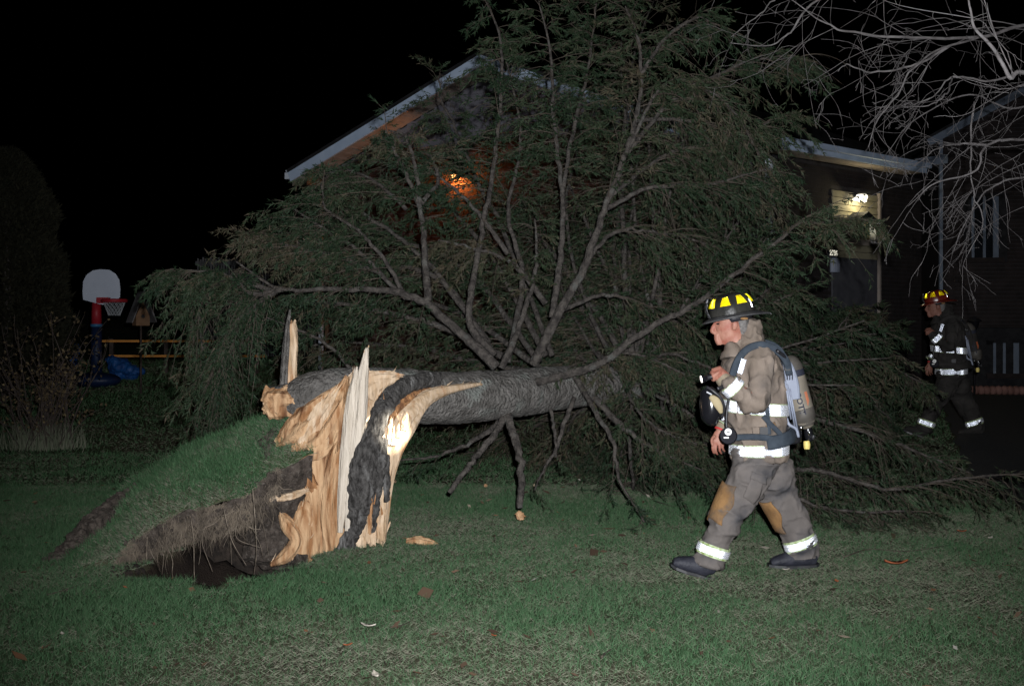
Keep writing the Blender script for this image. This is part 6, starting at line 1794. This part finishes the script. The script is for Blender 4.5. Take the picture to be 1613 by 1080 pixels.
build('post', Geo().add(*tube(np.array([[gl[0], gl[1], glz], [gl[0], gl[1], tp[2]]]), [.02, .018], 8)), M['black'], ln, smooth=True)
build('head', Geo().add(*loft_local([tp, tp + UP * .05, tp + UP * .16], [.03, .06, .09], [.03, .06, .09], np.array([1.0, 0, 0]))), M['black_gloss'], ln)
build('cap', Geo().add(*loft_local([tp + UP * .16, tp + UP * .18, tp + UP * .24], [.13, .11, .02], [.13, .11, .02], np.array([1.0, 0, 0]))), M['black'], ln)
# ------------------------------------------------------------------ bare tree at the right, limbs reaching into view
bt0 = np.array([6.2, 10.6, 0.0]); bt0[2] = tz(bt0[0], bt0[1])
bare = thing('bare_tree', bt0, 'leafless pale barked tree reaching a tangle of twigs in from the top right', 'tree')
tk_ = catmull(np.array([bt0 - [0, 0, .05], bt0 + [-.05, 0, 1.2], bt0 + [-.12, .05, 2.4], bt0 + [-.1, .1, 3.6], bt0 + [0.05, .1, 5.2]]), 24)
build('trunk', Geo().add(*tube(tk_, np.linspace(.13, .05, 24), 14, rough=.06)), M['bare'], bare, smooth=True)
rt = np.random.default_rng(91)
def twig_tree(g_, p, r0, level, n_side, seed_dir=None, hang=0.25):
    """adds side shoots along a limb, recursively"""
    L = smooth_len(p)[-1]
    for q_ in range(n_side):
        s = rt.uniform(0.12, 1.0)
        o = sample(p, np.array([s]))[0]
        t = unit(sample(p, np.array([min(1, s + .05)]))[0] - sample(p, np.array([max(0, s - .05)]))[0])
        d = unit(t * rt.uniform(.4, 1.0) + rt.normal(0, .55, 3) + DOWN * rt.uniform(-.15, hang * 2))
        ln_ = rt.uniform(.35, .75) * (L if level == 0 else L * .8)
        ln_ = min(ln_, 1.25) * (1.15 - .5 * s)
        pts = [o]
        for a_ in range(5):
            d = unit(d + rt.normal(0, .20, 3) + DOWN * .06)
            pts.append(pts[-1] + d * ln_ / 5)
        pp = catmull(np.array(pts), 9 if level < 2 else 6)
        rr = max(.0017, r0 * (1 - s * .7) * .32)
        g_.add(*tube(pp, np.linspace(rr, .0013, len(pp)), 5 if level < 1 else 4, cap=False))
        if level < 2:
            twig_tree(g_, pp, rr, level + 1, 3 if level == 0 else 1, hang=hang)
LIMBS = [
 ([(1760, 190, 10.4), (1680, 132, 10.0), (1613, 113, 9.6), (1592, 121, 9.5), (1566, 80, 9.5), (1536, 42, 9.5), (1527, 0, 9.5), (1532, -80, 9.5)], .034, 7),
 ([(1720, 30, 10.3), (1613, 40, 10.0), (1545, 58, 9.9), (1435, 60, 9.8), (1342, 52, 9.8), (1292, 32, 9.8), (1240, -5, 9.8)], .024, 12),
 ([(1545, 58, 9.9), (1492, 75, 9.8), (1452, 95, 9.7), (1412, 150, 9.6), (1382, 190, 9.6), (1368, 232, 9.6)], .012, 8),
 ([(1492, 75, 9.8), (1440, 103, 10.0), (1368, 112, 10.1), (1332, 103, 10.1), (1320, 113, 10.1)], .012, 7),
 ([(1740, 235, 10.3), (1640, 224, 10.0), (1575, 222, 9.9), (1548, 240, 9.8), (1535, 272, 9.8), (1475, 288, 9.8), (1430, 325, 9.8)], .020, 10),
 ([(1560, 228, 9.9), (1500, 228, 10.0), (1470, 240, 10.0), (1440, 262, 10.0)], .010, 6),
 ([(1620, -30, 10.6), (1400, -60, 10.4), (1287, 0, 10.3), (1245, 50, 10.3), (1215, 72, 10.3), (1150, 68, 10.3)], .018, 10),
 ([(1287, 0, 10.3), (1240, -20, 10.4), (1200, 20, 10.5), (1150, 60, 10.6)], .010, 6),
 ([(1613, 113, 9.6), (1560, 128, 9.7), (1500, 122, 9.8), (1470, 150, 9.8), (1440, 165, 9.8)], .012, 7),
 ([(1500, 122, 9.8), (1490, 150, 9.6), (1465, 165, 9.6), (1425, 168, 9.6)], .008, 4),
 ([(1720, 320, 10.6), (1620, 280, 10.6), (1560, 300, 10.7), (1520, 350, 10.7), (1500, 400, 10.8)], .014, 9),
 ([(1535, 160, 10.2), (1528, 230, 10.2), (1532, 300, 10.2), (1548, 350, 10.2), (1525, 400, 10.2)], .009, 5),
 ([(1700, 150, 11.2), (1600, 170, 11.3), (1520, 150, 11.4), (1440, 190, 11.5), (1390, 250, 11.6)], .014, 10),
]
for pts, r0, ns_ in LIMBS:
    p_ = path_px(pts, 6 * len(pts))
    kk = np.linspace(0, 1, len(p_))
    p_ = p_ + (np.stack([fbm(np.c_[kk * 14 + pts[0][0], np.full(len(kk), 2.7 * a_), np.zeros(len(kk))], 2) for a_ in range(3)], 1) - .5) * .05 * np.sin(np.pi * kk)[:, None]
    g_ = Geo().add(*tube(p_, .62 * r0 * (1 - kk) ** .8 + .0025, 7, rough=.08))
    twig_tree(g_, p_, r0 * .8, 0, ns_)
    build('branch', g_, M['bare_pale'] if r0 > .03 else M['bare'], bare, smooth=True)
# limbs join the trunk outside the picture
for z_, q_ in ((2.55, (1760, 190, 10.4)), (3.1, (1720, 30, 10.3)), (2.2, (1740, 235, 10.3)), (3.4, (1700, 60, 10.8)), (2.0, (1720, 320, 10.6)), (2.8, (1700, 150, 11.2)), (3.6, (1620, -30, 10.6))):
    e_ = P(*q_); i_ = int(np.argmin(np.abs(tk_[:, 2] - z_)))
    build('branch', Geo().add(*tube(catmull(np.array([tk_[i_], (tk_[i_] + e_) / 2 + [0, 0, .08], e_]), 10), np.linspace(.05, .03, 10), 8)), M['bare'], bare, smooth=True)

# ------------------------------------------------------------------ litter on the lawn
def on_ground(px, py):
    d = FPX * CAMZ / (py - HOR)
    p_ = P(px, py, d); p_[2] = tz(p_[0], p_[1])
    return p_
c = on_ground(666, 858)
dd_ = c[1]
ch = build('wood_chip', shard([(640, 852, dd_, 3, .03), (655, 852, dd_, 7, .05), (675, 855, dd_, 7, .05), (692, 861, dd_, 3, .02)], 71, jag=.1, ridge=.25, warp=.4), M['wood_orange'])
tag(ch, 'long tan chip of split wood lying on the grass right of the stump', 'wood chip')
for k_, (px, py, s_, mt_, lab) in enumerate(((500, 862, .05, 'wood_pale', 'small pale wood sliver at the foot of the stump'), (765, 770, .03, 'wood_orange', 'tiny orange wood chip under the trunk'), (843, 769, .035, 'wood_pale', 'tiny pale wood chip under the trunk near a twig'), (620, 762, .06, 'wood_pale', 'short pale splinter just right of the stump'))):
    c = on_ground(px, py); d_ = c[1]; w_ = s_ / d_ * FPX / 2
    y_ = HOR + (CAMZ - c[2] - .02) / d_ * FPX
    o_ = build('wood_chip', shard([(px - w_, y_, d_, 1.5, .012), (px, y_ - 1, d_, 3, .02), (px + w_, y_ + 1, d_, 1.2, .01)], 80 + k_, jag=.2), M[mt_])
    tag(o_, lab, 'wood chip', 'wood chips on the lawn')
M['leaf_red'] = mat('fallen_leaf_red', (0.22, 0.06, 0.025), (0.32, 0.10, 0.04), .8, 20)
M['leaf_pale'] = mat('fallen_leaf_pale', (0.30, 0.27, 0.22), (0.42, 0.39, 0.33), .8, 20)
def leaf(px, py, size, mt_, lab, seed):
    r_l = np.random.default_rng(seed); c = on_ground(px, py) + [0, 0, .03]
    n = 12; a_ = r_l.uniform(0, 6.28); v = []
    for i in range(n + 1):
        s = i / n * 2 - 1; w = (1 - s * s) * .38 * (1 + .25 * math.sin(i * 2.3))
        for t in (-1, 0, 1):
            q = np.array([s * size / 2, t * w * size / 2, .25 * size * (s * s * .5 + abs(t) * .35)])
            v.append(c + [q[0] * math.cos(a_) - q[1] * math.sin(a_), q[0] * math.sin(a_) + q[1] * math.cos(a_), q[2]])
    f = [(i * 3 + t, i * 3 + t + 1, i * 3 + t + 4, i * 3 + t + 3) for i in range(n) for t in (0, 1)]
    o_ = put('fallen_leaf', make_mesh('fallen_leaf', v, f), M[mt_], smooth=True)
    so = o_.modifiers.new('thick', 'SOLIDIFY'); so.thickness = .002
    tag(o_, lab, 'leaf', 'leaves on the lawn')
leaf(1412, 895, .16, 'leaf_red', 'large rust red leaf lying right of the walking firefighter', 1)
leaf(1318, 922, .06, 'leaf_red', 'small orange leaf below the larger rust red leaf', 2)
leaf(548, 1026, .05, 'leaf_red', 'small red leaf near the bottom of the lawn below the stump', 3)
leaf(580, 995, .09, 'leaf_pale', 'pale curled leaf on the lawn below the pit', 4)
leaf(592, 1076, .09, 'leaf_pale', 'pale leaf at the bottom edge of the lawn', 5)
leaf(1238, 903, .05, 'leaf_pale', 'pale scrap beside the rear boot of the walking firefighter', 6)
leaf(1560, 855, .07, 'leaf_pale', 'pale leaf on bare ground at the right edge of the lawn', 7)
leaf(98, 1010, .05, 'leaf_pale', 'pale leaf at the left end of the front lawn', 8)
leaf(778, 1010, .04, 'leaf_red', 'small reddish leaf in the middle of the front lawn', 9)
leaf(1515, 845, .07, 'leaf_red', 'rust red leaf near the low boughs at the right', 10)
# leaf bits and bark crumbs, too many and small to count
rl = np.random.default_rng(95)
n_ = 450
y_ = np.sqrt(rl.uniform(5.2 ** 2, 13 ** 2, n_)); x_ = rl.uniform(-.43, .43, n_) * y_
ok = pit_mask(x_, y_) < .1; x_, y_ = x_[ok], y_[ok]; n_ = len(x_)
c_ = np.c_[x_, y_, gz(x_, y_) + rl.uniform(.012, .04, n_)]
a_ = rl.uniform(0, 6.28, n_); L_ = rl.uniform(.008, .035, n_) * (1 + .8 * (rl.uniform(0, 1, n_) < .1)); W_ = L_ * rl.uniform(.15, .6, n_)
u_ = np.c_[np.cos(a_), np.sin(a_), rl.normal(0, .3, n_)] * L_[:, None]; w_ = np.c_[-np.sin(a_), np.cos(a_), rl.normal(0, .5, n_)] * W_[:, None]
vv = np.stack([c_ - u_, c_ + w_, c_ + u_, c_ - u_, c_ + u_, c_ - w_ * .8], 1).reshape(-1, 3)
o_ = put('leaf_litter', tri_mesh('leaf_litter', vv, np.arange(len(vv)).reshape(-1, 3), np.repeat(rl.uniform(0, 1, n_) ** 1.5, 6)), tint_mat('litter', [(0, (.05, .03, .02)), (.45, (.10, .065, .04)), (.6, (.2, .08, .035)), (.85, (.24, .21, .165)), (1, (.36, .34, .31))], .85, .2), kind='stuff')
tag(o_, 'scattered leaf bits and bark crumbs over the lawn', 'litter')
def stick(pts, r0, lab):
    p_ = np.array([on_ground(*q) + [0, 0, .02] for q in pts])
    o_ = build('fallen_twig', Geo().add(*tube(catmull(p_, 12), np.linspace(r0, .002, 12), 6)), M['twig'], smooth=True)
    tag(o_, lab, 'twig', 'twigs on the lawn')
stick([(75, 945), (100, 938), (135, 925)], .006, 'pale twig lying on the lawn left of the pit')
stick([(615, 993), (632, 990), (646, 983)], .005, 'short pale twig on the green turf below the stump')
stick([(948, 1042), (956, 1034), (966, 1028)], .007, 'short dark twig near the bottom of the lawn')
stick([(1330, 880), (1370, 868), (1430, 872), (1500, 862)], .006, 'long thin twig lying across the dry grass at the right')
stick([(1030, 790), (1070, 800), (1130, 795), (1180, 805)], .006, 'thin forked twig on the ground behind the walking firefighter')
